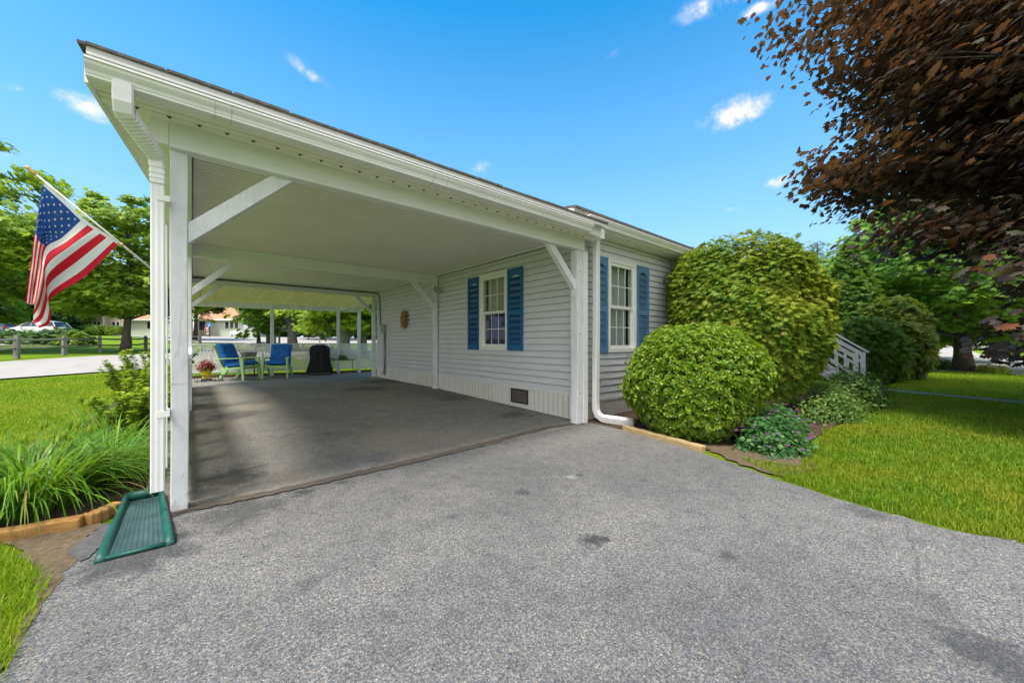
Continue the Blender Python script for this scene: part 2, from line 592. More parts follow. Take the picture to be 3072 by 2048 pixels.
def shrub(name, label, cat, loc, rad, H, n, shape, size, lm, bm, seed, group=None, prof=None, lump=.08, upright=.3, z0=.05,
          inner=.35, lumpf=3., stems=7, rz=0., floor=True):
    """clipped or rounded shrub: leaves over and inside a lumpy body of revolution, on a few stems"""
    rs = np.random.default_rng(seed)
    o = thing(name, label, cat, loc, rz, group)
    if prof is None:
        prof = lambda t: math.sqrt(max(0, 1 - (2 * t - .85) ** 2 / 1.35)) if t < 1 else 0
    ts = np.linspace(0, 1, 60)
    ps = np.array([max(0., prof(t)) for t in ts])
    area = np.cumsum(ps + .15)
    area = area / area[-1]
    t = np.interp(rs.random(n), area, ts)
    az = rs.uniform(0, 2 * PI, n)
    r = np.interp(t, ts, ps)
    bump = np.zeros(n)
    for k in range(9):
        a, b, ph = rs.normal(0, lumpf), rs.normal(0, lumpf * 2), rs.uniform(0, 6)
        kk = int(round(a)) or 1
        bump += np.sin(kk * az + b * t * 2 + ph) / 3.
    dep = 1 - inner * rs.random(n) ** 2.2 + lump * bump + np.where(rs.random(n) < .05, rs.uniform(.02, .11, n), 0)
    rx, ry = (rad if hasattr(rad, '__len__') else (rad, rad))
    zz = z0 + (H - z0) * (t * (.6 + .4 * np.minimum(1.06, dep)))
    P = np.stack([np.cos(az) * r * rx * dep, np.sin(az) * r * ry * dep, zz], 1)
    dr = np.gradient(ps, ts)
    slope = np.interp(t, ts, dr) * rx / H
    nn = np.stack([np.cos(az), np.sin(az), -slope], 1)
    nn /= np.linalg.norm(nn, axis=1, keepdims=True)
    if shape == 'rosette':
        z = nn + np.array((0, 0, upright)) + rs.normal(0, .3, (n, 3))
        d = rs.normal(0, 1, (n, 3))
    else:
        tang = np.stack([-np.sin(az), np.cos(az), 0 * az], 1)
        d = nn * .9 + np.array((0, 0, upright)) + tang * rs.normal(0, .5, (n, 1)) + rs.normal(0, .2, (n, 3))
        z = nn * .7 + np.array((0, 0, .75)) + rs.normal(0, .45, (n, 3))
    foliage('foliage', P, z, d, size * rs.uniform(.7, 1.3, n), shape, lm, o, floor=.01 if floor else None)
    sb = MB()
    for k in range(stems):
        a = 2.4 * k
        rr = .25 * rx * (k / stems + .2)
        e = (math.cos(a) * rx * .5 * prof(.5), math.sin(a) * ry * .5 * prof(.5), H * rs.uniform(.55, .8))
        sb.tube([(math.cos(a) * rr * .5, math.sin(a) * rr * .5, -.05), (math.cos(a) * rr, math.sin(a) * rr, H * .3), e],
                [.03 * H ** .5, .022 * H ** .5, .006], 6)
    sb.build('stem', bm, o, smooth=True, local=True)
    return o

def blades(name, base, az, lean, length, width, m, parent=None, seg=5, rs=None, droop=1.):
    """arching strap leaves: arrays of base points, azimuths, initial lean from vertical, lengths, widths"""
    n = len(base)
    V = np.zeros((n, (seg + 1) * 2, 3), dtype=np.float32)
    p = np.array(base, dtype=np.float32)
    ang = np.array(lean, dtype=np.float32)
    side = np.stack([-np.sin(az), np.cos(az), 0 * az], 1)
    for k in range(seg + 1):
        s = k / seg
        w = (width * (1 - s ** 2.2) * (.7 + .6 * s * (1 - s)))[:, None] * .5 + .0004
        V[:, 2 * k] = p - side * w
        V[:, 2 * k + 1] = p + side * w
        st = (length / seg)[:, None]
        d = np.stack([np.cos(az) * np.sin(ang), np.sin(az) * np.sin(ang), np.cos(ang)], 1)
        p = p + d * st
        ang = ang + droop / seg * (.6 + 1.4 * s)
    T = []
    for k in range(seg):
        a = 2 * k
        T += [(a, a + 1, a + 3), (a, a + 3, a + 2)]
    T = np.array(T, dtype=np.int32)[None] + (np.arange(n, dtype=np.int32) * (seg + 1) * 2)[:, None, None]
    return np_mesh(name, V.reshape(-1, 3), T.reshape(-1, 3), m, parent)
SUN_E, SUN_A, SKY_E, SKY_SAT, CLOUD_E, EXPO = 2.0, 14.0, .11, 1.6, .40, 1.5; HZ = (1.9, 2.7, 3.4); BACK_E = .62
# ------------------------------------------------------------------ palette
WHITE = mat('white_paint', (.80, .80, .79), .5, .05, 6, bump=.12, bscale=40, bdist=.003, dirt=(.5, .5, .47), dirt_amt=.3, dscale=5)
WOODW = mat('painted_wood', (.72, .74, .76), .5, .06, 5, bump=.35, bscale=26, bdist=.004, stretch=(6, 6, .7), dirt=(.38, .40, .42), dirt_amt=.45, dscale=6)
WOODH = mat('painted_beam', (.74, .75, .75), .5, .06, 5, bump=.35, bscale=26, bdist=.004, stretch=(.7, 6, 6), dirt=(.5, .51, .5), dirt_amt=.25, dscale=3)
GUTTER = mat('gutter_enamel', (.80, .80, .80), .28, .04, 2, bump=.05, bscale=14, bdist=.004, dirt=(.55, .53, .48), dirt_amt=.35, dscale=3, spec=.5)
VINYL = mat('vinyl_siding', (.63, .645, .68), .5, .05, 3, bump=.2, bscale=50, bdist=.002, stretch=(1, 1, 9), dirt=(.47, .48, .5), dirt_amt=.25, dscale=1.5)
VINYLW = mat('vinyl_trim', (.80, .80, .78), .45, .04, 4, bump=.08, dirt=(.6, .6, .55), dirt_amt=.2)
SOFFIT = mat('soffit_vinyl', (.84, .81, .72), .5, .05, 2, bump=.05, dirt=(.68, .64, .53), dirt_amt=.25, dscale=1.2)
SKIRT = mat('skirting_vinyl', (.74, .73, .68), .5, .05, 3, bump=.05, dirt=(.5, .47, .4), dirt_amt=.3, dscale=4)
SHINGLE = mat('roof_shingle', (.13, .12, .12), .9, .35, 30, bump=.6, bscale=200, bdist=.004)
DRIP = mat('drip_edge', (.62, .60, .6), .4, .08, 3, bump=.04)
DARK = mat('dark_gap', (.02, .02, .02), .8, .2, 5, bump=0)
SHUT1 = mat('blue_shutter', (.014, .115, .29), .45, .1, 5, bump=.15, bscale=80, bdist=.002)
SHUT2 = mat('pale_blue_shutter', (.10, .22, .38), .5, .1, 5, bump=.15, bscale=80, bdist=.002, dirt=(.18, .30, .44), dirt_amt=.4)  # paler blue for the front-wall shutters
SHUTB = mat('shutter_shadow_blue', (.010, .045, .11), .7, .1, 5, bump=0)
GLASS = glassmat('window_glass')
CURT = mat('sheer_curtain', (.42, .45, .42), .9, .12, 6, bump=.3, bscale=20, bdist=.01, stretch=(9, 9, .6))
PURP = mat('purple_curtain', (.07, .05, .22), .9, .3, 6, bump=.3, bscale=20, bdist=.01, stretch=(9, 9, .6))
BLIND = mat('pale_blind', (.55, .52, .44), .8, .06, 6, bump=.05)
METALG = mat('galvanised_metal', (.33, .34, .34), .5, .12, 9, metal=.5, bump=.1)
METALD = mat('dark_metal', (.035, .036, .036), .5, .2, 9, bump=.1)
BLACKC = mat('black_cover', (.010, .010, .012), .6, .25, 5, bump=.5, bscale=9, bdist=.03, spec=.25)
LIME = mat('pale_green_plastic', (.36, .58, .25), .4, .06, 4, bump=.05)
CUSH = mat('blue_cushion', (.014, .13, .45), .9, .14, 7, bump=.35, bscale=120, bdist=.003)
TRAYF = mat('worn_tray_floor', (.035, .075, .08), .55, .35, 7, bump=.3, bscale=30, bdist=.004, dirt=(.09, .12, .13), dirt_amt=.7, dscale=12)
PATCHM = mat('dark_patch', (.085, .085, .09), .85, .3, 30, bump=.6, bscale=90, bdist=.006)
GREENP = mat('green_plastic', (.008, .085, .068), .5, .35, 9, bump=.35, bscale=30, bdist=.004, dirt=(.05, .075, .085), dirt_amt=.85, dscale=5)
TIMBER = mat('landscape_timber', (.36, .19, .06), .75, .22, 6, bump=.5, bscale=22, bdist=.006, stretch=(1, 5, 5), dirt=(.12, .08, .05), dirt_amt=.6, dscale=4)
TIMBERP = mat('weathered_timber', (.34, .25, .12), .8, .2, 6, bump=.5, bscale=22, bdist=.006, dirt=(.15, .12, .08), dirt_amt=.5, dscale=4)
GREYW = mat('grey_weathered_wood', (.24, .225, .205), .85, .3, 9, bump=.6, bscale=24, bdist=.01, stretch=(4, 4, .6), dirt=(.1, .09, .08), dirt_amt=.6, dscale=4)
BARK = mat('bark', (.11, .09, .07), .9, .35, 7, bump=1., bscale=16, bdist=.05, stretch=(2, 2, .5), dirt=(.21, .21, .17), dirt_amt=.6, dscale=7)
BARKD = mat('dark_bark', (.055, .045, .038), .9, .35, 7, bump=1., bscale=16, bdist=.05, stretch=(2, 2, .5), dirt=(.1, .095, .08), dirt_amt=.5, dscale=7)
BARKG = mat('grey_bark', (.2, .19, .175), .9, .3, 7, bump=1., bscale=16, bdist=.05, stretch=(2, 2, .5), dirt=(.1, .09, .08), dirt_amt=.6, dscale=5)
TWIG = mat('brown_stem', (.09, .06, .04), .9, .3, 9, bump=.3)
SOIL = mat('bed_soil', (.075, .045, .028), .95, .5, 25, bump=1., bscale=50, bdist=.03, dirt=(.17, .11, .06), dirt_amt=.7, dscale=9)
DIRT = mat('bare_dirt', (.12, .09, .055), .95, .35, 30, bump=.8, bscale=60, bdist=.015, dirt=(.09, .07, .05), dirt_amt=.6, dscale=7)
CONC = mat('road_grey', (.36, .34, .32), .9, .1, 2, bump=.3, bscale=120, bdist=.004, dirt=(.27, .26, .25), dirt_amt=.6, dscale=.35)
GUTSHADE = mat('gutter_shade_dark', (.045, .04, .034), .95, .4, 20, bump=.3)  # near-black colour standing in for the shade inside the gutter
PATHM = mat('path_stone', (.29, .265, .23), .95, .2, 20, spec=.05, bump=.4, bscale=60, bdist=.01)
MULCHR = mat('red_mulch', (.42, .085, .045), .95, .25, 20, bump=.6, bscale=30, bdist=.03)
MULCHB = mat('brown_mulch', (.17, .105, .08), .95, .3, 14, bump=.6, bscale=30, bdist=.03)
ROCK = mat('field_stone', (.33, .29, .26), .9, .3, 3, bump=.8, bscale=9, bdist=.05, dirt=(.45, .28, .18), dirt_amt=.6)
ROOFO = mat('tan_roof', (.42, .23, .13), .9, .14, 9, bump=.5, bscale=60, bdist=.02)
BEIGE = mat('beige_wall', (.58, .49, .36), .7, .05, 3, bump=.1)
PALEW = mat('pale_wall', (.62, .63, .62), .7, .05, 3, bump=.1)
DGLASS = mat('dark_window', (.02, .024, .028), .08, .2, 3, spec=.6, bump=0)
RUBBER = mat('tyre_rubber', (.018, .018, .019), .8, .2, 9, bump=.2)
SILVER = mat('white_car_paint', (.62, .64, .67), .25, .03, 2, bump=0, coat=.6)
NAVY = mat('blue_car_paint', (.035, .085, .15), .22, .05, 2, bump=0, coat=.8)
REDCAR = mat('red_car_paint', (.35, .02, .025), .22, .05, 2, bump=0, coat=.8)
SIGNB = mat('sign_blue', (.03, .22, .52), .4, .05, 3, bump=0)
SIGNW = mat('sign_white', (.8, .8, .8), .4, .03, 3, bump=0)
YELLOW = mat('yellow_pot', (.62, .5, .01), .45, .1, 6, bump=.05)
TAUPE = mat('taupe_pot', (.25, .22, .2), .6, .08, 6, bump=.1)
FRED = mat('flag_red', (.62, .008, .03), .75, .06, 8, bump=.15, bscale=160, bdist=.001, trans=.3)
FWHT = mat('flag_white', (.80, .78, .77), .75, .04, 8, bump=.15, bscale=160, bdist=.001, trans=.3)
FBLU = mat('flag_blue', (.01, .07, .27), .75, .1, 8, bump=.15, bscale=160, bdist=.001, trans=.25)
COPPER = mat('rusty_copper', (.30, .15, .035), .5, .5, 14, metal=.4, bump=.3)
PATIOP = mat('patio_panel', (.46, .46, .25), .5, .05, 2, bump=.04, trans=.45)
GLOBE = mat('globe_glass', (.85, .84, .8), .3, .03, 3, bump=0)
GOLD = mat('gilt_knob', (.55, .36, .12), .4, .15, 8, bump=.1)

L_RED = leafmat('red_maple_leaf', [(0, (.034, .025, .024)), (.35, (.058, .043, .036)), (.62, (.086, .062, .050)), (.82, (.092, .096, .062)), (.94, (.14, .066, .038)), (1, (.24, .085, .04))],
                (.38, .16, .04), .27, .45, .4)
L_MAPLE = leafmat('green_maple_leaf', [(0, (0.056, 0.136, 0.019)), (.5, (0.104, 0.224, 0.026)), (.85, (0.176, 0.304, 0.032)), (1, (0.272, 0.352, 0.048))], (0.512, 0.800, 0.048), .42, .5)
L_OAK = leafmat('dark_tree_leaf', [(0, (0.034, 0.085, 0.024)), (.6, (0.068, 0.153, 0.031)), (1, (0.128, 0.221, 0.037))], (0.340, 0.578, 0.068), .35, .55)
L_LIGHT = leafmat('light_tree_leaf', [(0, (0.105, 0.195, 0.021)), (.6, (0.195, 0.315, 0.030)), (1, (0.330, 0.420, 0.053))], (0.630, 0.840, 0.060), .45, .5)
L_PINE = leafmat('pine_needles', [(0, (0.045, 0.083, 0.036)), (.6, (0.083, 0.128, 0.045)), (1, (0.135, 0.165, 0.060))], (0.240, 0.330, 0.090), .22, .6)
L_BOX = leafmat('boxwood_leaf', [(0, (.045, .12, .008)), (.4, (.11, .225, .012)), (.75, (.20, .32, .016)), (1, (.34, .42, .035))], (.5, .64, .03), .36, .38, .45)
L_ARB = leafmat('cedar_spray', [(0, (.045, .115, .012)), (.4, (.10, .205, .017)), (.75, (.185, .29, .022)), (.955, (.27, .33, .03)), (.97, (.50, .27, .04)), (1, (.56, .29, .05))],
                (.46, .60, .04), .32, .55, .25, 1.1, (.32, .34, .03))
L_ARBD = leafmat('dark_cedar_spray', [(0, (.035, .10, .014)), (.5, (.075, .175, .022)), (.9, (.14, .25, .03)), (1, (.26, .28, .05))], (.36, .55, .05), .32, .55, .25)
L_LILY = leafmat('daylily_leaf', [(0, (.045, .145, .012)), (.5, (.10, .25, .016)), (.86, (.18, .35, .024)), (.965, (.30, .36, .06)), (.975, (.34, .25, .10)), (1, (.30, .20, .08))], (.45, .68, .04), .35, .42, .45)
L_SPIR = leafmat('spirea_leaf', [(0, (0.126, 0.238, 0.017)), (.5, (0.238, 0.378, 0.025)), (1, (0.420, 0.504, 0.042))], (0.644, 0.812, 0.056), .4, .5)
L_GER = leafmat('geranium_leaf', [(0, (0.026, 0.091, 0.026)), (.6, (0.058, 0.163, 0.046)), (1, (0.111, 0.234, 0.058))], (0.208, 0.468, 0.078), .3, .5)
L_BED = leafmat('bed_leaf', [(0, (.045, .12, .022)), (.5, (.09, .18, .03)), (.9, (.15, .24, .04)), (1, (.24, .30, .08))], (.3, .46, .06), .32, .5)
L_GRASS = leafmat('grass_blade', [(0, (.085, .185, .008)), (.45, (.16, .30, .010)), (.8, (.24, .37, .014)), (1, (.40, .40, .05))], (.52, .68, .02), .42, .55, .25, .6, (.40, .38, .03))
L_GRASSR = leafmat('shaded_grass_blade', [(0, (.06, .145, .008)), (.45, (.115, .24, .010)), (.8, (.185, .31, .013)), (1, (.34, .34, .05))], (.38, .58, .02), .4, .55, .25, .8, (.36, .32, .03))  # darker copy of the lawn grass, with shade put into its colour
P_PURP = mat('purple_petal', (.36, .05, .42), .6, .15, 9, bump=0, trans=.3)
P_PINK = mat('pink_petal', (.55, .25, .34), .6, .25, 9, bump=0, trans=.3)
P_YEL = mat('yellow_petal', (.65, .36, .02), .6, .2, 9, bump=0, trans=.3)
L_MAROON = leafmat('maroon_leaf', [(0, (.10, .01, .015)), (.6, (.22, .03, .035)), (1, (.34, .10, .05))], (.5, .06, .05), .3, .5)
GROUND = lawnmat('lawn_ground', [(.3, (.07, .155, .008)), (.5, (.135, .245, .010)), (.7, (.21, .31, .014))], (.27, .285, .022))
SPOTS = [(1.694, 1.297, .10, .85), (1.76, 1.26, .05, .8), (1.847, 2.044, .09, .6), (2.13, -.08, .2, .6), (.63, 3.08, .10, .7), (.9, 3.1, .06, .6), (3.33, .36, .16, .5),
         (2.36, 2.02, .06, -.6), (-.2, 2.75, .35, .7), (.25, 3.02, .35, .6), (2.45, 2.0, .05, .6), (1.25, 2.05, .06, .5), (.4, 1.9, .09, .35), (2.1, .75, .07, .5), (2.75, 1.6, .06, .45),
         (.2, 3.75, .4, .75), (.5, 6.5, .5, .6), (2.2, 5.6, .16, .6), (1.2, 4.7, .1, .5), (3.6, 4.2, .35, .55), (3.7, 6., .5, .6), (2.9, 8.2, .7, .6), (3.7, 9.5, .8, .7)]
DRIVE = asphalt('driveway_asphalt', (.062, .069, .080), (.262, .262, .258), (.30, .245, .175), 190, .48, SPOTS)
FLOOR = asphalt('carport_asphalt', (.105, .105, .105), (.34, .332, .312), (.37, .31, .23), 230, .36, SPOTS, warmpatch=(.35, .29, .21))
TAR = mat('tar_seam', (.10, .082, .068), .8, .2, 12, bump=.5, bscale=80, bdist=.006, dirt=(.10, .09, .085), dirt_amt=.4, dscale=7)

# ------------------------------------------------------------------ camera
cam = bpy.data.cameras.new('camera')
cam.sensor_width = 36
cam.lens = 1124 / 3072 * 36
cam.shift_y = 3 / 3072
cam.clip_start = .05
cam.clip_end = 2000
co_ = bpy.data.objects.new('camera', cam)
C.objects.link(co_)
co_.location = (0, 0, 1.1)
co_.rotation_euler = (R(90), 0, R(-40.5))
scene.camera = co_
FW = Vector((math.sin(R(40.5)), math.cos(R(40.5)), 0))
RT = Vector((math.cos(R(40.5)), -math.sin(R(40.5)), 0))
def look(px, py, d):
    """point seen at photo pixel (3072 wide) at depth d metres"""
    return Vector((0, 0, 1.1)) + (FW + RT * ((px - 1536) / 1124) + Vector((0, 0, (1027 - py) / 1124))) * d
def ground_at(px, d):
    p = look(px, 1027, d)
    return Vector((p.x, p.y, gz(p.x, p.y)))

# ------------------------------------------------------------------ sun and sky
EL, AZ = R(66), R(198)          # sun high on the left: direction angle measured from +X
sv = Vector((math.cos(AZ) * math.cos(EL), math.sin(AZ) * math.cos(EL), math.sin(EL)))
sun = bpy.data.lights.new('sun', 'SUN')
sun.energy = SUN_E
sun.angle = R(SUN_A)
sun.color = (1, .93, .82)
so = bpy.data.objects.new('sun', sun)
C.objects.link(so)
so.rotation_euler = (-sv).to_track_quat('-Z', 'Y').to_euler()
so.location = sv * 50
world = bpy.data.worlds.new('World')
scene.world = world
world.use_nodes = True
nt = world.node_tree
nt.nodes.clear()
wout = nt.nodes.new('ShaderNodeOutputWorld')
sky = nt.nodes.new('ShaderNodeTexSky')
sky.sky_type = 'NISHITA'
sky.sun_disc = False
sky.sun_elevation = EL
sky.sun_rotation = R(90) - AZ
sky.air_density = 1.0
sky.dust_density = .6
sky.ozone_density = 2.2
hs = N(nt, 'HueSaturation', Hue=.488, Saturation=SKY_SAT, Value=1.)
nt.links.new(sky.outputs[0], hs.inputs['Color'])
tc = N(nt, 'TexCoord')
dirn = tc.outputs['Generated']
warp = noise(nt, dirn, 13., 6, .62, .1)
fine = noise(nt, dirn, 34., 6, .68, .2)
total = None
CLOUDS = [  # photo direction (px, py), half width, half height, tilt, strength
    (52, 268, 75, 22, 12, .75), (262, 322, 88, 46, -4, 1.), (925, 218, 84, 24, -27, .62), (1442, 508, 58, 36, 0, 1.0),
    (1824, 172, 50, 20, 18, .5), (2205, 338, 118, 52, 4, 1.15), (2290, 18, 100, 24, 4, .6), (2345, 545, 60, 24, 4, .7), (2180, 630, 55, 10, 2, .4),
    (2250, -60, 260, 60, 4, .7), (-200, 420, 170, 55, 5, .9), (700, -260, 300, 60, 10, .6)]
for (px, py, hw, hh, tl, st) in CLOUDS:
    d = (FW + RT * ((px - 1536) / 1124) + Vector((0, 0, (1027 - py) / 1124)))
    ln = d.length
    d = d / ln
    r0 = Vector((d.y, -d.x, 0)).normalized()
    u0 = r0.cross(d).normalized()
    a = R(tl)
    r_ = r0 * math.cos(a) + u0 * math.sin(a)
    u_ = -r0 * math.sin(a) + u0 * math.cos(a)
    hw2, hh2 = hw / 1124 / ln, hh / 1124 / ln
    o1 = N(nt, 'VectorMath', operation='DOT_PRODUCT')
    o2 = N(nt, 'VectorMath', operation='DOT_PRODUCT')
    o3 = N(nt, 'VectorMath', operation='DOT_PRODUCT')
    for oo, vv in ((o1, r_ / hw2), (o2, u_ / hh2), (o3, d)):
        nt.links.new(dirn, oo.inputs[0])
        oo.inputs[1].default_value = vv
    q = math_(nt, 'ADD', math_(nt, 'POWER', math_(nt, 'ABSOLUTE', o1.outputs['Value']), 2.), math_(nt, 'POWER', math_(nt, 'ABSOLUTE', o2.outputs['Value']), 2.))
    m_ = math_(nt, 'MAXIMUM', math_(nt, 'SUBTRACT', 1., math_(nt, 'POWER', q, .5)), 0.)
    m_ = math_(nt, 'POWER', m_, .8)
    m_ = math_(nt, 'MULTIPLY', m_, math_(nt, 'GREATER_THAN', o3.outputs['Value'], .2))
    m_ = math_(nt, 'MULTIPLY', m_, st)
    total = m_ if total is None else math_(nt, 'MAXIMUM', total, m_)
nz = math_(nt, 'ADD', math_(nt, 'MULTIPLY', math_(nt, 'SUBTRACT', warp.outputs['Fac'], .5), 5.5), math_(nt, 'MULTIPLY', math_(nt, 'SUBTRACT', fine.outputs['Fac'], .5), 2.0))
dens = math_(nt, 'ADD', math_(nt, 'SUBTRACT', math_(nt, 'MULTIPLY', total, 1.75), .25), math_(nt, 'MULTIPLY', nz, math_(nt, 'MINIMUM', math_(nt, 'MULTIPLY', total, 2.5), 1.)))
cr = ramp(nt, [(.0, 0.), (.25, .06), (.6, .32), (1., .85)])
dens = math_(nt, 'MULTIPLY', dens, .72)
nt.links.new(dens, cr.inputs[0])
# added front fill: invented bright overcast behind the photographer
bk = N(nt, 'VectorMath', operation='DOT_PRODUCT')
nt.links.new(dirn, bk.inputs[0])
bk.inputs[1].default_value = (-FW.x * .92, -FW.y * .92, .38)
bkr = ramp(nt, [(.1, 0.), (.6, .9)])
nt.links.new(math_(nt, 'ADD', bk.outputs['Value'], math_(nt, 'MULTIPLY', math_(nt, 'SUBTRACT', warp.outputs['Fac'], .5), .8)), bkr.inputs[0])
cf = cr.outputs[0]
bg1 = N(nt, 'Background', Strength=SKY_E)
sz = N(nt, 'SeparateXYZ')
nt.links.new(dirn, sz.inputs[0])
hz = ramp(nt, [(0., .92), (.1, .82), (.22, .66), (.40, .36), (.66, .05)])
nt.links.new(sz.outputs['Z'], hz.inputs[0])
skyc = mixc(nt, hz.outputs[0], hs.outputs[0], (HZ[0], HZ[1], HZ[2]))
nt.links.new(skyc, bg1.inputs[0])
bg2 = N(nt, 'Background', Strength=CLOUD_E)
bg2.inputs[0].default_value = (1, .985, .97, 1)
ms = N(nt, 'MixShader')
nt.links.new(cf, ms.inputs[0])
nt.links.new(bg1.outputs[0], ms.inputs[1])
nt.links.new(bg2.outputs[0], ms.inputs[2])
bg3 = N(nt, 'Background', Strength=BACK_E)
bg3.inputs[0].default_value = (1, .975, .97, 1)
ms2 = N(nt, 'MixShader')
nt.links.new(bkr.outputs[0], ms2.inputs[0])
nt.links.new(ms.outputs[0], ms2.inputs[1])
nt.links.new(bg3.outputs[0], ms2.inputs[2])
nt.links.new(ms2.outputs[0], wout.inputs[0])
vs = scene.view_settings
scene.display_settings.display_device = 'sRGB'
vs.view_transform = 'Standard'
vs.look = 'None'
vs.exposure = EXPO
vs.gamma = 1
scene.cycles.max_bounces = 8
scene.cycles.diffuse_bounces = 8
scene.cycles.transparent_max_bounces = 12
scene.cycles.use_denoising = True

# ------------------------------------------------------------------ ground and paving
def axis(pts):
    out = []
    for (a, b, st) in pts:
        n = max(1, int(round((b - a) / st)))
        out += [a + (b - a) * i / n for i in range(n)]
    out.append(pts[-1][1])
    return sorted(set([round(v, 4) for v in out]))
gx = axis([(-420, -60, 30), (-60, -12, 4), (-12, 16, .5), (16, 60, 2), (60, 90, 3), (90, 420, 30)])
gy = axis([(-400, -40, 40), (-40, -8, 4), (-8, 0, .5), (0, 3, .5), (3, 7.5, .5), (7.5, 14, .5), (14, 20, 1), (20, 25, 1), (25, 34, 1.5), (34, 45, 2), (45, 60, 3), (60, 80, 4), (80, 110, 6), (110, 500, 39)])
g = MB()
X, Y = np.meshgrid(gx, gy, indexing='ij')
Z = tz(X, Y) - .012
nx_, ny_ = len(gx), len(gy)
g.v = [(float(a), float(b), float(c)) for a, b, c in zip(X.ravel(), Y.ravel(), Z.ravel())]
g.f = [(i * ny_ + j, (i + 1) * ny_ + j, (i + 1) * ny_ + j + 1, i * ny_ + j + 1) for i in range(nx_ - 1) for j in range(ny_ - 1)]
g.mi = [0] * len(g.f)
tag(g.build('ground', GROUND, recalc=False), kind='structure')

def strip(name, A, B, m, dz=.004, nu=40, nv=8, wob=0., seed=1):
    """sheet draped on the ground between two polylines"""
    rs = random.Random(seed)
    def samp(P, t):
        L = [0]
        for a, b in zip(P, P[1:]):
            L.append(L[-1] + math.hypot(b[0] - a[0], b[1] - a[1]))
        s = t * L[-1]
        for i in range(len(P) - 1):
            if s <= L[i + 1] or i == len(P) - 2:
                f = (s - L[i]) / max(1e-6, L[i + 1] - L[i])
                return (P[i][0] + (P[i + 1][0] - P[i][0]) * f, P[i][1] + (P[i + 1][1] - P[i][1]) * f)
    w1 = [rs.uniform(-wob, wob) for _ in range(nu + 1)]
    w2 = [rs.uniform(-wob, wob) for _ in range(nu + 1)]
    sb = MB()
    def fn(u, v):
        a, b = samp(A, u), samp(B, u)
        d = math.hypot(b[0] - a[0], b[1] - a[1]) or 1
        i = int(round(u * nu))
        f = v + (w1[i] * (1 - v) + w2[i] * v) / d
        x, y = a[0] + (b[0] - a[0]) * f, a[1] + (b[1] - a[1]) * f
        return (x, y, gz(x, y) + dz)
    sb.grid(fn, nu, nv)
    return tag(sb.build(name, m, recalc=False, smooth=True), kind='structure')

strip('driveway', [(-1.2, -9), (-.55, -4), (-.49, 0), (-.49, 2.1), (-.48, 2.9), (-.40, 3.215)],
      [(6.5, -9), (4.6, -3), (3.52, -.27), (3.39, -.03), (3.42, .34), (3.55, .85), (3.9, 1.68), (4.12, 2.6), (4.2, 3.215)], DRIVE, .0, 160, 10, .018)
strip('carport_floor', [(-.26, 3.2), (-.26, 13.76)], [(4.1, 3.2), (4.1, 10.9), (4.9, 12.9)], FLOOR, .004, 60, 8)
strip('tar_seam', [(-.14, 3.22), (.3, 3.17), (.65, 3.16), (1.15, 3.16), (1.77, 3.17), (2.6, 3.22), (3.45, 3.29), (4.05, 3.2)],
      [(-.14, 3.30), (.3, 3.255), (.65, 3.25), (1.15, 3.26), (1.77, 3.27), (2.6, 3.315), (3.45, 3.39), (4.05, 3.31)], TAR, .009, 110, 2, .014, 3)
strip('drive_edge_tar', [(-.50, 3.0), (-.4, 3.30)], [(-.42, 2.82), (-.3, 3.2)], PATCHM, .007, 16, 3, .02, 9)
strip('left_bed_soil', [(-1.6, 3.45), (-1.35, 3.5), (-1.1, 5), (-1.0, 8), (-1.0, 13.6)], [(-.3, 3.42), (-.28, 3.5), (-.27, 5), (-.26, 8), (-.26, 13.6)], SOIL, .002, 50, 6, .03, 4)
strip('bare_dirt', [(-.86, 3.46), (-.70, 3.2), (-.56, 2.82), (-.51, 2.5), (-.495, 2.0)], [(-.40, 3.34), (-.46, 2.95), (-.47, 2.6), (-.485, 2.3), (-.49, 1.9)], DIRT, .003, 22, 5, .03, 5)
strip('right_bed_soil', [(4.15, 2.6), (4.0, 1.6), (4.4, 1.05), (6, 1.0), (8, .95), (11, 1.0)], [(4.15, 3.34), (4.6, 3.34), (5.5, 3.34), (7, 3.34), (9, 3.34), (12, 3.34)], SOIL, .002, 40, 6, .03, 6)
strip('bare_soil_edge', [(4.15, 1.75), (3.8, 1.25), (3.7, .9)], [(4.5, 1.3), (4.5, .95), (4.2, .72)], DIRT, .004, 12, 5, .05, 7)
strip('front_path', [(12.0, 1.5), (12.0, .9), (11.35, -.9), (10.6, -3), (9.6, -6)], [(12.5, 1.5), (12.45, .9), (11.78, -.9), (11.05, -3), (10.1, -6)], PATHM, .005, 40, 3, .02, 8)
# ------------------------------------------------------------------ carport
YF, YM, YR = 3.2, 7.25, 10.85            # front, middle and rear beam
XL, XW = -.045, 4.1                     # left post line, house wall
car = thing('carport', 'open white carport with corner braces standing against the grey house', 'carport', (2, 7, 0))
b = MB()
def gable(z_eave, y0, y1, x0, x1, th, slope):
    ym = (y0 + y1) / 2
    zr = z_eave + slope * (ym - y0)
    poly = [(y0, z_eave), (ym, zr), (y1, z_eave), (y1, z_eave - th), (ym, zr - th), (y0, z_eave - th)]
    return poly, ym, zr
EX0, EX1, EY0, EY1 = -.405, 4.0, 2.92, 11.25
SL = .19
poly, ym, zr = gable(2.605, EY0 - .105, EY1 + .045, 0, 0, .014, SL)
b.prism(poly, lambda a, c, t: (EX0 - .03 + (EX1 + .03 - EX0) * t, a, c))
# ragged shingle butts along the front edge
for i in range(15):
    x = EX0 + i * .3
    b.box(x, min(EX1, x + .29), EY0 - .112, EY0 + .1, 2.594 + .002 * (i % 3), 2.608 + .003 * ((i * 7) % 3))
b.build('roof', SHINGLE, car)
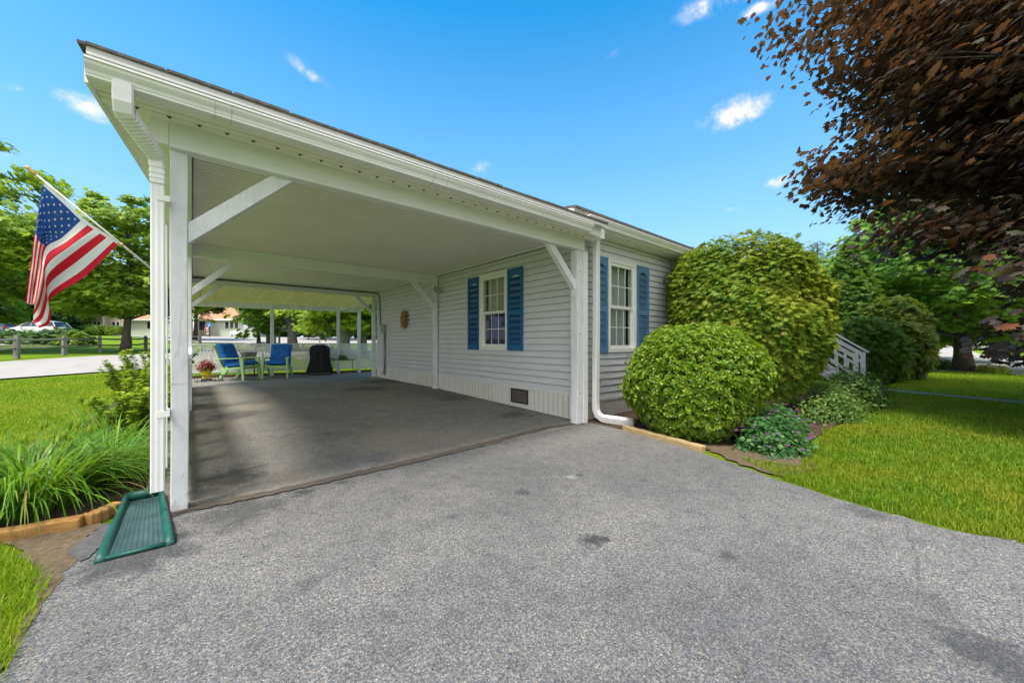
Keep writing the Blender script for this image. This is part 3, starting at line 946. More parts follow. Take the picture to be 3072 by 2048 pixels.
# fascia, drip edge
b = MB()
b.box(EX0, EX1, EY0, EY0 + .02, 2.455, 2.579)
b.box(EX0, EX0 + .02, EY0 + .021, EY0 + .03, 2.455, 2.575)
b.build('fascia', WHITE, car, bevel=.003)
b = MB()
b.box(EX0, EX1, EY0 - .096, EY0 - .088, 2.566, 2.593)
b.build('drip_edge', DRIP, car)
b = MB()
b.box(EX0, EX1, EY0 - .100, EY0 - .0885, 2.553, 2.5655)
b.box(EX0, EX1, EY0 - .088, EY0 + .0, 2.580, 2.592)
b.build('drip_trim', WHITE, car)
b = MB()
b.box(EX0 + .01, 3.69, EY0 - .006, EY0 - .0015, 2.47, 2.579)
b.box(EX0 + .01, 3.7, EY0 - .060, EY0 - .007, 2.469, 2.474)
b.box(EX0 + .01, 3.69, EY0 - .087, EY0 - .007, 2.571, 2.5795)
b.build('gutter_slot_shade', GUTSHADE, car)  # dark sheets added in the slot, its shade put into their colour
# sloping rake: white board and soffit under the overhang, gable wall above the side beam
for nm, x0, x1, zo, m, th in (('rake_board', EX0 - .02, EX0, -.0, WHITE, .14), ('rake_soffit', EX0, -.11, -.115, SOFFIT, .012)):
    b = MB()
    n = 1 if nm == 'rake_board' else 60
    for (ya, yb) in ((EY0, ym), (ym, EY1)):
        for k in range(n):
            y0, y1 = ya + (yb - ya) * k / n, ya + (yb - ya) * (k + 1) / n
            g_ = 0 if n == 1 else .004
            zf = lambda y: 2.592 + SL * (min(y, 2 * ym - y) - EY0) + zo
            p = [(y0, zf(y0)), (y1 - g_, zf(y1 - g_)), (y1 - g_, zf(y1 - g_) - th), (y0, zf(y0) - th)]
            b.prism(p, lambda a, c, t: (x0 + (x1 - x0) * t, a, c))
    b.build(nm, m, car)
b = MB()
b.prism([(3.31, 2.575), (EY1 - .3, 2.575), (EY1 - .3, 2.6), (ym, 2.46 + SL * (ym - EY0)), (3.31, 2.578)], lambda a, c, t: (-.095 + .02 * t, a, c))
b.build('gable_panel', VINYL, car)
# soffit strip at the front eave with its vent line
b = MB()
b.box(EX0 + .01, EX1, EY0 + .02, YF + .0, 2.495, 2.505)
b.box(EX0 + .01, EX1, EY0 + .135, EY0 + .155, 2.484, 2.495)
b.box(EX0 + .01, EX1, YF - .075, YF - .005, 2.489, 2.495)
b.build('eave_soffit', SOFFIT, car)
for k in range(30):
    x = -.25 + k * .143
    b = MB()
    b.prism([(x - .012, YF - .080), (x + .012, YF - .080), (x, YF - .055)], lambda a, c, t: (a, c, 2.4885 - .004 * t))
    b.build('soffit_vent', DARK, car)
# ceiling: narrow grooved panels running with the beams
b = MB()
y = YF + .1
while y < YR + .05:
    for (o_, w_) in ((0, .046), (.064, .046)):
        b.box(XL + .06, XW - .02, y + o_, y + o_ + w_, 2.562, 2.588)
    y += .128
b.box(XL + .05, XW - .01, YF + .1, YR + .1, 2.596, 2.606)
b.build('ceiling', SOFFIT, car)
b = MB()
b.box(3.2, 3.212, YF + .11, YR, 2.5555, 2.5618)
b.box(XW - .05, XW - .022, YF + .11, YR, 2.545, 2.5618)
b.build('ceiling_strip', VINYLW, car)
# K-style gutter
b = MB()
gp = [(0, .0), (-.066, .0), (-.070, .004), (-.070, .016), (-.074, .018), (-.080, .036), (-.094, .050), (-.104, .062), (-.107, .078), (-.119, .080), (-.119, .094), (-.099, .094), (-.099, .08), (-.092, .062), (-.074, .045), (-.066, .032), (-.064, .012), (-.004, .012), (-.004, .092), (0, .092)]
b.prism(gp, lambda a, c, t: (EX0 - .005 + (3.71 + .41) * t, EY0 - .001 + a, 2.456 + c * .84 - .003 * t))
b.build('gutter', GUTTER, car, smooth=False)
b = MB()
for x in (.1, .18, 1.55, 1.68):
    b = MB()
    b.prism([(p[0] * 1.012 - .001, p[1] * 1.0 - .0015) for p in gp[:9]] + [(-.11, .075), (-.09, .055), (-.06, .01)], lambda a, c, t: (x + .005 * t, EY0 - .001 + a, 2.456 + c * .84 - .002))
    b.build('gutter_joint', DRIP, car)
b = MB()
b.add([(EX0 - .006, EY0 + a, 2.456 + c * .84) for a, c in gp[:11]] + [(EX0 - .006, EY0, 2.533)], [tuple(range(12))])
b.build('gutter_cap', GUTTER, car)
b = MB()
b.add([(3.712, EY0 + a, 2.453 + c * .84) for a, c in gp[:11]] + [(3.712, EY0, 2.53)], [tuple(range(12))])
b.build('gutter_cap', GUTTER, car)

def beam(y0, y1, z0, z1, xa, xb, m=WOODH):
    b = MB()
    b.box(xa, xb, y0, y1, z0, z1)
    return b.build('beam', m, car, bevel=.006)
beam(YF, YF + .095, 2.335, 2.56, XL - .065, 4.02)
beam(YM, YM + .09, 2.365, 2.56, XL - .05, XW - .025)
beam(YR, YR + .09, 2.405, 2.56, XL - .05, XW - .025)
for (ya, yb) in ((YF + .1, YM - .01), (YM + .1, YR - .01)):          # side beam on the left posts
    b = MB()
    b.box(XL - .05, XL + .045, ya, yb, 2.37, 2.56)
    b.build('side_beam', WOODW, car, bevel=.006)
b = MB()
b.box(.86, .864, YF - .0015, YF + .01, 2.345, 2.556)
b.build('beam_seam', DRIP, car)
b = MB()
b.box(XL - .15, XL - .07, YF + .0, YF + .015, 2.345, 2.488)
b.build('corner_trim', VINYLW, car)

def post(x0, x1, y0, y1, z1, m=WOODW):
    z0 = gz((x0 + x1) / 2, (y0 + y1) / 2) - .02
    b = MB()
    n = 14
    rings = []
    for i in range(n + 1):
        t = i / n
        dx = .003 * math.sin(t * 7 + x0 * 3) if 0 < i < n else 0
        rings.append([(x0 + dx, y0, z0 + (z1 - z0) * t), (x1 + dx, y0, z0 + (z1 - z0) * t), (x1 + dx, y1, z0 + (z1 - z0) * t), (x0 + dx, y1, z0 + (z1 - z0) * t)])
    b.loft(rings)
    return b.build('post', m, car, bevel=.006)
pf = post(-.107, -.0195, YF + .05, YF + .14, 2.336)
b = MB()
b.box(-.1085, -.018, YF + .0485, YF + .0505, .835, .8385)
b.build('saw_cut', DRIP, pf)
for (x, z0, z1) in ((-.055, .22, .245), (-.035, .10, .12), (-.095, .05, .09), (-.03, .03, .07), (-.07, 1.02, 1.22), (-.062, 1.22, 1.33), (-.085, 1.0, 1.06)):
    b = MB()
    b.bar((x, YF + .0495, z0), (x + .012, YF + .0495, z1), .003 if z0 > .3 else .008, .0012, (0, 1, 0))
    b.build('crack' if z0 > .3 else 'paint_chip', DRIP, pf)
post(XL - .045, XL + .045, YM, YM + .09, 2.37)
post(XL - .045, XL + .045, YR, YR + .09, 2.41)
p1 = post(3.90, 4.02, YF + .03, YF + .145, 2.336)
p2 = post(3.985, XW - .03, YM + .0, YM + .1, 2.37)
p3 = post(3.97, XW - .035, YR + .0, YR + .09, 2.41)
for pp, zs, xx, yy in ((p1, (2.05, 1.22, .42), 3.96, YF + .03), (p2, (1.3, .42), 4.03, YM)):
    for z in zs:
        b = MB()
        b.tube([(xx, yy - .003, z), (xx, yy + .001, z)], .007, 8)
        b.build('bolt', METALD, pp)
def brace(x0, z0, x1, z1, y0, w=.085, th=.075):
    b = MB()
    d = Vector((x1 - x0, 0, z1 - z0)).normalized()
    nrm = Vector((-d.z, 0, d.x)) * (w / 2)
    a, c = Vector((x0, 0, z0)), Vector((x1, 0, z1))
    # cut square to post (vertical) and beam (horizontal)
    t1 = w / 2 / abs(d.x)
    t2 = w / 2 / abs(d.z)
    poly = [(x0, z0 - t1), (x0, z0 + t1), (x1 - t2 * (1 if d.x > 0 else -1), z1), (x1 + t2 * (1 if d.x > 0 else -1), z1)]
    b.prism(poly, lambda p, q, t: (p, y0 + th * t, q))
    return b.build('brace', WOODW, car, bevel=.004)
brace(-.0195, 1.82, .52, 2.336, YF + .06, .10, .09)
brace(3.90, 1.87, 3.44, 2.336, YF + .06, .09, .075)
brace(XL + .045, 1.85, .52, 2.366, YM + .005)
brace(3.985, 1.87, 3.51, 2.366, YM + .005)
brace(XL + .045, 1.92, .5, 2.406, YR + .005)
brace(3.97, 1.98, 3.52, 2.406, YR + .005)
# conduit along the rear beam and down to its box
b = MB()
b.tube([(XL, YR - .02, 2.53), (1.5, YR - .022, 2.528), (3.4, YR - .02, 2.53), (3.85, YR - .02, 2.53), (3.98, YR - .07, 2.525), (4.05, 10.64, 2.49), (4.065, 10.56, 2.38), (4.068, 10.54, 1.9), (4.066, 10.5, 1.62), (4.05, 10.34, 1.52)], .013, 8)
b.build('conduit', METALD, car, smooth=True)
# left downspout: outlet, two corrugated elbows, long pipe with straps
b = MB()
sect = [(-1, -.75), (-.8, -.95), (.8, -.95), (1, -.75), (1, .75), (.8, .95), (-.8, .95), (-1, .75)]
path = [(-.278, 2.868, 2.475), (-.278, 2.868, 2.43), (-.278, 2.87, 2.38), (-.277, 2.89, 2.345)]
e0, e1 = Vector((-.277, 2.89, 2.345)), Vector((-.165, 3.14, 2.235))
for i in range(1, 25):
    path.append(e0.lerp(e1, i / 25))
path += [(-.163, 3.15, 2.225), (-.161, 3.16, 2.20), (-.16, 3.162, 2.17)]
rad = [.041, .041, .041, .042] + [.040 - .004 * i / 25 + (.0035 if i % 2 else -.001) for i in range(1, 25)] + [.036, .036, .035]
b.tube(path, rad, sect=sect, up=(0, 1, 0))
dz = [2.18, 2.165, 2.16, 2.13, 2.125, 2.10, 2.095, 2.07]
b.tube([(-.16, 3.163, z) for z in dz], [.034, .039, .034, .039, .034, .039, .035, .035], sect=sect, up=(0, 1, 0))
ds = b.build('downspout', GUTTER, car)
b = MB()
b.tube([(-.16, 3.165, 2.09), (-.159, 3.165, 1.2), (-.161, 3.163, .19)], .0325, sect=[(-1, -.62), (-.8, -.75), (-.4, -.70), (0, -.75), (.4, -.7), (.8, -.75), (1, -.62), (1, .62), (.8, .75), (-.8, .75), (-1, .62)], up=(0, 1, 0))
b.build('pipe', GUTTER, ds)
for z in (1.985, .66):
    b = MB()
    b.box(-.165, -.105, 3.136, 3.1395, z - .018, z + .018)
    b.box(-.122, -.107, 3.138, YF + .06, z - .018, z + .018)
    b.build('strap', VINYLW, ds)
# thin cable beside the post
b = MB()
b.tube([(-.125, 3.262, 1.85), (-.122, 3.26, 1.0), (-.124, 3.262, .3)], .0045, 6)
b.build('cable', VINYLW, car)

def lattice_mb(b, w, z0, z1, fn, cell=.072, bw=.034, th=.005):
    """crossed diagonal slats in a w by (z1-z0) panel; fn(u, v, z) -> world"""
    h = z1 - z0
    for s, v in ((1, 0.), (-1, th)):
        k = -h if s > 0 else 0
        while k < (w if s > 0 else w + h):
            # slat along u - s*z = k
            pts = []
            for (u, z) in ((k, 0), (k + s * h, h)):
                pts.append([u, z])
            (u0, a0), (u1, a1) = pts
            def clip(u0, a0, u1, a1):
                t0, t1 = 0., 1.
                du = u1 - u0
                for lim, sg in ((0, 1), (w, -1)):
                    f0, f1 = sg * (u0 - lim), sg * (u1 - lim)
                    if f0 < 0 and f1 < 0: return None
                    if f0 < 0: t0 = max(t0, f0 / (f0 - f1))
                    if f1 < 0: t1 = min(t1, f0 / (f0 - f1))
                return t0, t1
            c = clip(u0, a0, u1, a1)
            if c and c[1] - c[0] > .02:
                ua, za = u0 + (u1 - u0) * c[0], a0 + (a1 - a0) * c[0]
                ub, zb = u0 + (u1 - u0) * c[1], a0 + (a1 - a0) * c[1]
                q = bw / 2 * .707
                n = (-q * s, q) if s > 0 else (q, q)
                P = [(ua + n[0], za + n[1]), (ua - n[0], za - n[1]), (ub - n[0], zb - n[1]), (ub + n[0], zb + n[1])]
                P = [(min(w, max(0, u)), min(h, max(0, z))) for u, z in P]
                b.prism(P, lambda u, z, t: fn(u, v + th * .95 * t, z0 + z))
            k += cell
# low side rails between the left posts: lattice, stiles, sloping-lit cap
for ya, yb in ((YF + .17, YM - .005), (YM + .095, YR - .005)):
    g0 = gz(0, (ya + yb) / 2)
    fn = lambda u, v, z: (XL - .012 + v, ya + u, z)
    b = MB()
    lattice_mb(b, yb - ya, .14 + g0, .97, fn, .085, .03)
    sr = b.build('side_rail_lattice', WHITE, car)
    b = MB()
    b.box(XL - .045, XL + .045, ya, yb, .99, 1.02)
    b.box(XL - .03, XL + .02, ya, yb, .955, .99)
    b.box(XL - .03, XL + .02, ya, yb, .10 + g0, .15 + g0)
    k = ya + .35
    while k < yb - .2:
        b.box(XL - .029, XL + .019, k, k + .05, .15 + g0, .955)
        k += .62
    b.build('side_rail_frame', WOODW, car, bevel=.003)

# ------------------------------------------------------------------ patio cover beyond the carport
def yl(x): return 13.62 - .17 * x
pat = thing('patio_cover', 'low patio cover with pale translucent panels on slim white posts behind the carport', 'patio roof', (2, 12.5, .1))
b = MB()
nn = 14
for i in range(nn):
    x0, x1 = XL - .1 + (4.35 + .15) * i / nn, XL - .1 + 4.5 * (i + 1) / nn
    y1a, y1b = yl(x0) + .22, yl(x1) + .22
    b.add([(x0, YR + .1, 2.53), (x1 - .012, YR + .1, 2.53), (x1 - .012, y1b, 2.27), (x0, y1a, 2.27),
           (x0, YR + .1, 2.55), (x1 - .012, YR + .1, 2.55), (x1 - .012, y1b, 2.29), (x0, y1a, 2.29)],
          [(3, 2, 1, 0), (4, 5, 6, 7), (0, 1, 5, 4), (1, 2, 6, 5), (2, 3, 7, 6), (3, 0, 4, 7)])
b.build('roof_panel', PATIOP, pat)
b = MB()
b.bar((XL - .08, yl(XL - .08), 2.185), (4.3, yl(4.3), 2.185), .045, .16)
b.build('beam', WOODW, pat, bevel=.004)
for x in (XL, 1.83, 3.62, 4.24):
    b = MB()
    z0 = gz(x, yl(x)) - .02
    y = yl(x) - .07
    b.box(x - .042, x + .042, y - .042, y + .042, z0, 2.19 if x < 4.2 else 2.3)
    b.build('post', WOODW, pat, bevel=.005)
b = MB()
b.bar((XL + .02, YR + .1, 2.47), (XL + .02, yl(0), 2.215), .045, .09)
b.build('side_beam', WOODW, pat)
b = MB()
b.bar((4.26, YR + .1, 2.47), (4.26, yl(4.26), 2.215), .045, .09)
b.build('side_beam', WOODW, pat)
b = MB()
b.bar((3.66, yl(3.66) - .07, 2.14), (4.2, yl(4.2) - .6, 2.42), .05, .07)
b.build('brace', WOODW, pat)

# ------------------------------------------------------------------ lattice fence along the back
fen = thing('lattice_fence', 'waist-high white lattice fence closing the far end of the carport', 'fence', (2.4, 13.4, .1))
F0 = Vector((XL, yl(XL) + .12, 0))
F1 = Vector((5.3, yl(5.3) + .12, 0))
fl = (F1 - F0).length
fd = (F1 - F0).normalized()
fnn = Vector((-fd.y, fd.x, 0))
ffn = lambda u, v, z: tuple(F0 + fd * u + fnn * v + Vector((0, 0, z)))
for (z0, z1) in ((.28, .80), (.85, 1.03)):
    b = MB()
    lattice_mb(b, fl, z0, z1, ffn, .078, .036, .005)
    b.build('lattice_panel', WHITE, fen)
b = MB(ffn)
b.box(0, fl, -.028, .04, 1.03, 1.065)
b.box(0, fl, -.026, -.002, .80, .85)
b.box(0, fl, -.026, -.002, .235, .285)
b.build('rail', WOODW, fen, bevel=.003)
b = MB(ffn)
k = .2
while k < fl:
    b = MB(ffn)
    b.box(k, k + .045, -.024, -.003, .85, 1.03)
    b.build('stile', WOODW, fen)
    k += .42
k = .42
while k < fl:
    b = MB(ffn)
    b.box(k, k + .05, -.024, -.003, .285, .80)
    b.build('stile', WOODW, fen)
    k += .62
b = MB(ffn)
b.box(-.02, fl, -.07, .03, .04, .165)
tag(b.build('landscape_timber', mat('stained_timber', (.13, .05, .03), .8, .3, 9, bump=.4), None, bevel=.006),
    'dark reddish-brown timber kerb under the lattice fence at the far end', 'timber')

# ------------------------------------------------------------------ house
hs_ = thing('manufactured_home', 'long grey clapboard house with white trim and blue shutters beside the carport', 'house', (8, 7, 0))
HX1 = 19.6
HY0 = 3.35
WW = lambda u, v, w: (XW - v, u, w)          # carport wall: u = y, v = out, w = z
WF = lambda u, v, w: (u, HY0 - v, w)         # front wall: u = x
def siding(T, u0, u1, w0, w1, opens, exp=.1, name='siding'):
    b = MB(T)
    w = w0
    while w < w1 - .005:
        e = min(w1, w + exp)
        segs = [(u0, u1)]
        for (a, c, lo, hi) in opens:
            if hi > w + .002 and lo < e - .002:
                ns = []
                for (p, q) in segs:
                    if c <= p or a >= q:
                        ns.append((p, q))
                    else:
                        if a > p: ns.append((p, a))
                        if c < q: ns.append((c, q))
                segs = ns
        for (p, q) in segs:
            poly = [(-.022, w), (.019, w), (.0205, w + .007), (.004, e - .009), (-.016, e - .009), (-.016, e + .002), (-.022, e + .002)]
            b.prism(poly, lambda v, z, t: (p + (q - p) * t, v, z))
        w = e
    return b.build(name, VINYL, hs_)
WIN = (4.885, 5.705, .965, 2.34)             # carport-side window (outer trim)
WIN2 = (4.72, 5.50, .95, 2.37)               # front window
WIN3 = (9.0, 9.8, .95, 2.37)
siding(WW, HY0 + .01, YM - .01, .375, 2.545, [(WIN[0] + .02, WIN[1] - .02, WIN[2] + .02, WIN[3] - .02)])
siding(WW, YM + .0, 10.86, .375, 2.545, [])
siding(WF, XW + .01, HX1, .26, 2.62, [(WIN2[0] + .02, WIN2[1] - .02, WIN2[2] + .02, WIN2[3] - .02), (WIN3[0] + .02, WIN3[1] - .02, WIN3[2] + .02, WIN3[3] - .02), (11.6, 12.55, .6, 2.5)])
# inner shell so that openings look into rooms, not through the house
b = MB()
b.box(XW + .35, HX1 - .05, HY0 + .35, 10.8, .4, 2.6)
b.build('inner_wall', mat('room_dark', (.05, .05, .05), .9, .2, 2, bump=0), hs_)
b = MB()
b.box(XW + .005, HX1 - .01, 10.84, 10.86, 0, 2.6)
b.box(HX1 - .012, HX1, HY0, 10.84, 0, 2.6)
b.build('rear_wall', VINYL, hs_)
# skirting of narrow vertical vinyl panels
b = MB(WW)
u = HY0
while u < 10.84:
    g0 = gz(4.1, u) - .03
    b.box(u, u + .088, 0, .016, g0, .372)
    b.box(u + .088, u + .1, -.02, -.012, g0, .372)
    u += .1
b.box(HY0, 10.85, .016, .024, .352, .377)
b.build('skirting', SKIRT, hs_)
b = MB(WF)
u = XW + .02
while u < HX1:
    b.box(u, u + .16, 0, .016, -.03, .255)
    b.box(u + .16, u + .172, -.02, -.012, -.03, .255)
    u += .172
b.box(XW, HX1, .016, .024, .235, .262)
b.build('skirting', mat('grey_skirting', (.5, .48, .46), .5, .08, 3, bump=.05), hs_)
# foundation vent
b = MB(WW)
for a in ((4.38, 4.80, .105, .127), (4.38, 4.80, .315, .338), (4.38, 4.405, .127, .315), (4.775, 4.80, .127, .315)):
    b.box(a[0], a[1], .0165, .030, a[2], a[3])
b.box(4.405, 4.775, .0165, .0175, .127, .315)
vt = b.build('foundation_vent', METALD, hs_)
b = MB(WW)
for k in range(17):
    b.box(4.412 + k * .0215, 4.4155 + k * .0215, .019, .023, .13, .313)
for k in range(5):
    b.box(4.407, 4.773, .020, .0245, .145 + k * .036, .1485 + k * .036)
b.build('grille', TAUPE, vt)
# corner boards and frieze
b = MB()
b.box(4.025, 4.115, HY0 - .13, HY0 - .03, .0, 2.335)
b.box(4.03, 4.11, HY0 - .028, HY0 + .03, .0, 2.5)
b.build('corner_board', VINYLW, hs_, bevel=.004)
b = MB()
b.box(3.985, 4.19, 3.0, HY0 - .16, 2.478, 2.605)
b.build('eave_return', VINYLW, hs_, bevel=.003)
# eave: soffit, fascia, gutter, drip, roof
GY = 3.1
b = MB()
b.box(3.68, HX1 + .3, GY, HY0 + .02, 2.622, 2.634)
b.build('eave_soffit', SOFFIT, hs_)
b = MB()
b.box(3.67, HX1 + .3, GY - .02, GY, 2.615, 2.775)
b.box(3.655, 3.67, GY - .02, GY + .35, 2.70, 2.785)
b.build('fascia', WHITE, hs_)
b = MB()
b.prism(gp, lambda a, c, t: (3.83 + (HX1 + .3 - 3.83) * t, GY - .021 + a, 2.632 + c - .006 * t))
b.build('gutter', GUTTER, hs_)
b = MB()
b.add([(3.829, GY - .021 + a, 2.632 + c) for a, c in gp[:10]] + [(3.829, GY - .021, 2.742)], [tuple(range(11))])
b.build('gutter_cap', GUTTER, hs_)
b = MB()
b.prism([(GY - .05, 2.762), (GY - .03, 2.768), (GY - .03, 2.80), (GY + .1, 2.82), (GY + .1, 2.79), (GY - .02, 2.77)], lambda a, c, t: (3.66 + (HX1 + .32 - 3.66) * t, a, c))
b.build('drip_edge', DRIP, hs_)
poly, ym2, zr2 = gable(2.822, GY - .055, 11.1, 0, 0, .03, .155)
b = MB()
b.prism(poly, lambda a, c, t: (3.65 + (HX1 + .34 - 3.65) * t, a, c))
b.build('roof', SHINGLE, hs_)
b = MB()
zf = lambda y: 2.79 + .155 * (min(y, 2 * ym2 - y) - GY)
for xa, xb in ((3.64, 3.66), (HX1 + .32, HX1 + .335)):
    b = MB()
    b.prism([(GY, zf(GY)), (ym2, zf(ym2)), (11.05, zf(11.05)), (11.05, zf(11.05) - .06), (ym2, zf(ym2) - .06), (GY, zf(GY) - .06)], lambda a, c, t: (xa + (xb - xa) * t, a, c))
    b.build('rake_board', WHITE, hs_)
b = MB()
b.prism([(HY0, 2.6), (10.85, 2.6), (ym2, zf(ym2) - .05), ], lambda a, c, t: (XW + .0 + .02 * t, a, c))
b.build('gable_wall', VINYL, hs_)
b = MB()
b.prism([(HY0, 2.6), (10.85, 2.6), (ym2, zf(ym2) - .05), ], lambda a, c, t: (HX1 - .02 + .02 * t, a, c))
b.build('gable_wall', VINYL, hs_)

def window(T, a, c, lo, hi, low_m, top_m, grid_low=True):
    """double-hung vinyl window: casing, two sashes with muntins and glass, cloth behind"""
    b = MB(T)
    t = .062
    for (p, q, r, s_) in ((a, c, lo, lo + t), (a, c, hi - t, hi), (a, a + t, lo + t, hi - t), (c - t, c, lo + t, hi - t)):
        b.box(p, q, -.09, .034, r, s_)
    b.box(a - .012, c + .012, .012, .045, hi - .012, hi + .012)
    w = b.build('window', VINYLW, hs_, bevel=.003)
    mid = (lo + hi) / 2 - .02
    ia, ic, il, ih = a + t, c - t, lo + t, hi - t
    for k, (z0, z1, v) in enumerate(((mid - .02, ih, .004), (il, mid + .02, -.026))):
        s = .045
        b = MB(T)
        for (p, q, r, s_) in ((ia, ic, z0, z0 + s), (ia, ic, z1 - s, z1), (ia, ia + s, z0 + s, z1 - s), (ic - s, ic, z0 + s, z1 - s)):
            b.box(p, q, v - .018, v + .014, r, s_)
        sa = b.build('sash', VINYLW, w, bevel=.002)
        b = MB(T)
        ga, gc, g0, g1 = ia + s, ic - s, z0 + s, z1 - s
        for i in (1, 2):
            x = ga + (gc - ga) * i / 3
            b.box(x - .006, x + .006, v + .001, v + .006, g0, g1)
        zc_ = (g0 + g1) / 2
        b.box(ga, gc, v + .0015, v + .0055, zc_ - .006, zc_ + .006)
        b.build('muntin', VINYLW, sa)
        b = MB(T)
        b.add([(ga, v, g0), (gc, v, g0), (gc, v, g1), (ga, v, g1)], [(0, 1, 2, 3)])
        b.build('pane', GLASS, sa)
        b = MB(T)
        n = 40
        rs = random.Random(3 + k)
        mm = low_m if k else top_m
        amp = .012 if mm is not BLIND else 0
        b.grid(lambda u_, v_: (ia + (ic - ia) * u_, -.12 + amp * math.sin(u_ * 60 + 2 * math.sin(u_ * 9)), z0 + (z1 - z0) * v_), n, 3)
        b.build('curtain' if mm is not BLIND else 'blind', mm, w, smooth=True)
    return w
window(WW, *WIN, PURP, BLIND)
window(WF, *WIN2, CURT, CURT)
window(WF, *WIN3, CURT, CURT)
def shutter(T, a, c, lo, hi, m):
    b = MB(T)
    s = .045
    mid = lo + (hi - lo) * .46
    b.box(a, a + s, .012, .042, lo, hi)
    b.box(c - s, c, .012, .042, lo, hi)
    for z0, z1 in ((lo, lo + .1), (mid - .045, mid + .045), (hi - .1, hi)):
        b.box(a + s, c - s, .013, .040, z0, z1)
    # eyebrow arch under the top rail
    n = 10
    for k in range(n):
        u0, u1 = a + s + (c - a - 2 * s) * k / n, a + s + (c - a - 2 * s) * (k + 1) / n
        h0 = .05 * abs((k + .5) / n - .5) * 2
        b.box(u0, u1, .014, .039, hi - .1 - h0, hi - .1)
    o = b.build('shutter', m, hs_, bevel=.002)
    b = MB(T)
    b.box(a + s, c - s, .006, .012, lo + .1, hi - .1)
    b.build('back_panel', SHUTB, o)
    b = MB(T)
    for z0, z1 in ((lo + .1, mid - .045), (mid + .045, hi - .13)):
        z = z0 + .012
        while z < z1 - .012:
            b.prism([(.036, z - .006), (.038, z - .002), (.020, z + .016), (.018, z + .012)], lambda v, w_, t: (a + s + (c - a - 2 * s) * t, v, w_))
            z += .026
    b.build('louver', m, o)
    return o
shutter(WW, 5.705, 6.08, .965, 2.33, SHUT1)
shutter(WW, 4.50, 4.885, .965, 2.335, SHUT1)
shutter(WF, 4.37, 4.715, .94, 2.36, SHUT2)
shutter(WF, 5.515, 5.875, .94, 2.36, SHUT2)
shutter(WF, 8.62, 8.98, .94, 2.36, SHUT2)
shutter(WF, 9.82, 10.18, .94, 2.36, SHUT2)
b = MB(WF)
b.box(11.62, 12.53, -.05, .02, .62, 2.48)
dr = b.build('door', VINYLW, hs_, bevel=.004)
b = MB(WF)
b.box(11.75, 12.4, .021, .026, 1.5, 2.3)
b.build('pane', DGLASS, dr)
# right downspout with its long corrugated toe
b = MB()
sct = [(-1, -.75), (-.86, -.88), (.86, -.88), (1, -.75), (1, .75), (.86, .88), (-.86, .88), (-1, .75)]
b.tube([(4.275, 3.2, 2.66), (4.275, 3.2, 1.4), (4.262, 3.2, .27)], .041, sect=sct, up=(0, 1, 0))
dh = b.build('downspout', GUTTER, hs_)
b = MB()
p0 = [Vector((4.262, 3.2, .27)), Vector((4.262, 3.195, .17)), Vector((4.265, 3.16, .10)), Vector((4.275, 3.09, .062))]
e1 = Vector((4.40, 2.70, .048))
p0 += [p0[-1].lerp(e1, i / 14) for i in range(1, 15)]
b.tube(p0, [.043, .043, .043, .043] + [.044 + (.003 if i % 2 else 0) for i in range(14)], sect=sct, up=(1, 0, 0), cap=False)
b.build('elbow', GUTTER, dh)
# small grey outlet plates and wires on the walls
b = MB(WW)
b.box(7.36, 7.42, .014, .03, 1.06, 1.18)
b.build('outlet_box', VINYL, hs_)
b = MB(WF)
b.box(4.50, 4.545, .014, .02, .50, .55)
b.build('vent_tab', MULCHB, hs_)
b = MB()
b.tube([(4.06, 7.40, 1.06), (4.065, 7.42, .9), (4.06, 7.44, .7), (4.062, 7.43, .52)], .006, 6)
b.build('wire', METALG, hs_, smooth=True)
eb = MB(WW)
eb.box(10.12, 10.30, .012, .10, 1.36, 1.60)
e_ = eb.build('electrical_box', METALG, hs_, bevel=.008)
b = MB()
b.tube([(4.05, 10.17, 1.36), (4.05, 10.17, .2)], .024, 10)
b.tube([(4.06, 10.24, 1.36), (4.06, 10.24, .35), (4.02, 10.30, .2)], .012, 8)
b.build('conduit', METALG, e_, smooth=True)
# floodlight on the middle post
b = MB()
b.lathe([(0, 0), (.05, .004), (.055, .02), (.05, .05), (.035, .1), (.02, .13)], (0, 0, 0), 20)
fo = b.build('floodlight', METALG, None, smooth=True)
fo.location = (3.93, 7.15, 2.24)
fo.rotation_euler = (R(-80 + 180), 0, R(30))
tag(fo, 'small round floodlight on the middle post against the house wall', 'lamp')
b = MB()
b.lathe([(0, -.002), (.04, -.003), (.041, .002)], (0, 0, 0), 16)
b.build('lens', GLOBE, fo, local=True)
b = MB()
b.tube([(0, 0, .11), (.0, -.03, .15), (.03, -.03, .2)], .012, 8)
b.build('bracket', METALG, fo, local=True)

# sunburst ornament on the wall
so_ = thing('sunburst_ornament', 'rusty metal sunburst ornament hanging on the grey clapboard wall', 'wall ornament', (4.07, 8.92, 1.68), 0)
b = MB()
for k in range(26):
    a = 2 * PI * k / 26
    r1 = .31 if k % 2 else .24
    ww = .024 if k % 2 else .03
    ca, sa = math.cos(a), math.sin(a)
    wav = .02 * math.sin(k * 3.)
    pts = [(-.005, .09 * ca, .09 * sa), (-.02, .18 * ca - (ww + wav) * sa, .18 * sa + (ww + wav) * ca), (-.01, r1 * ca, r1 * sa), (-.02, .18 * ca + (ww - wav) * sa, .18 * sa - (ww - wav) * ca)]
    b.add(pts + [(p[0] + .004, p[1], p[2]) for p in pts], [(0, 1, 2, 3), (7, 6, 5, 4), (0, 4, 5, 1), (1, 5, 6, 2), (2, 6, 7, 3), (3, 7, 4, 0)])
b.build('ray', COPPER, so_, local=True)
b = MB()
b.lathe([(0, .03), (.05, .028), (.09, .015), (.10, 0), (.10, -.005)], (0, 0, 0), 20)
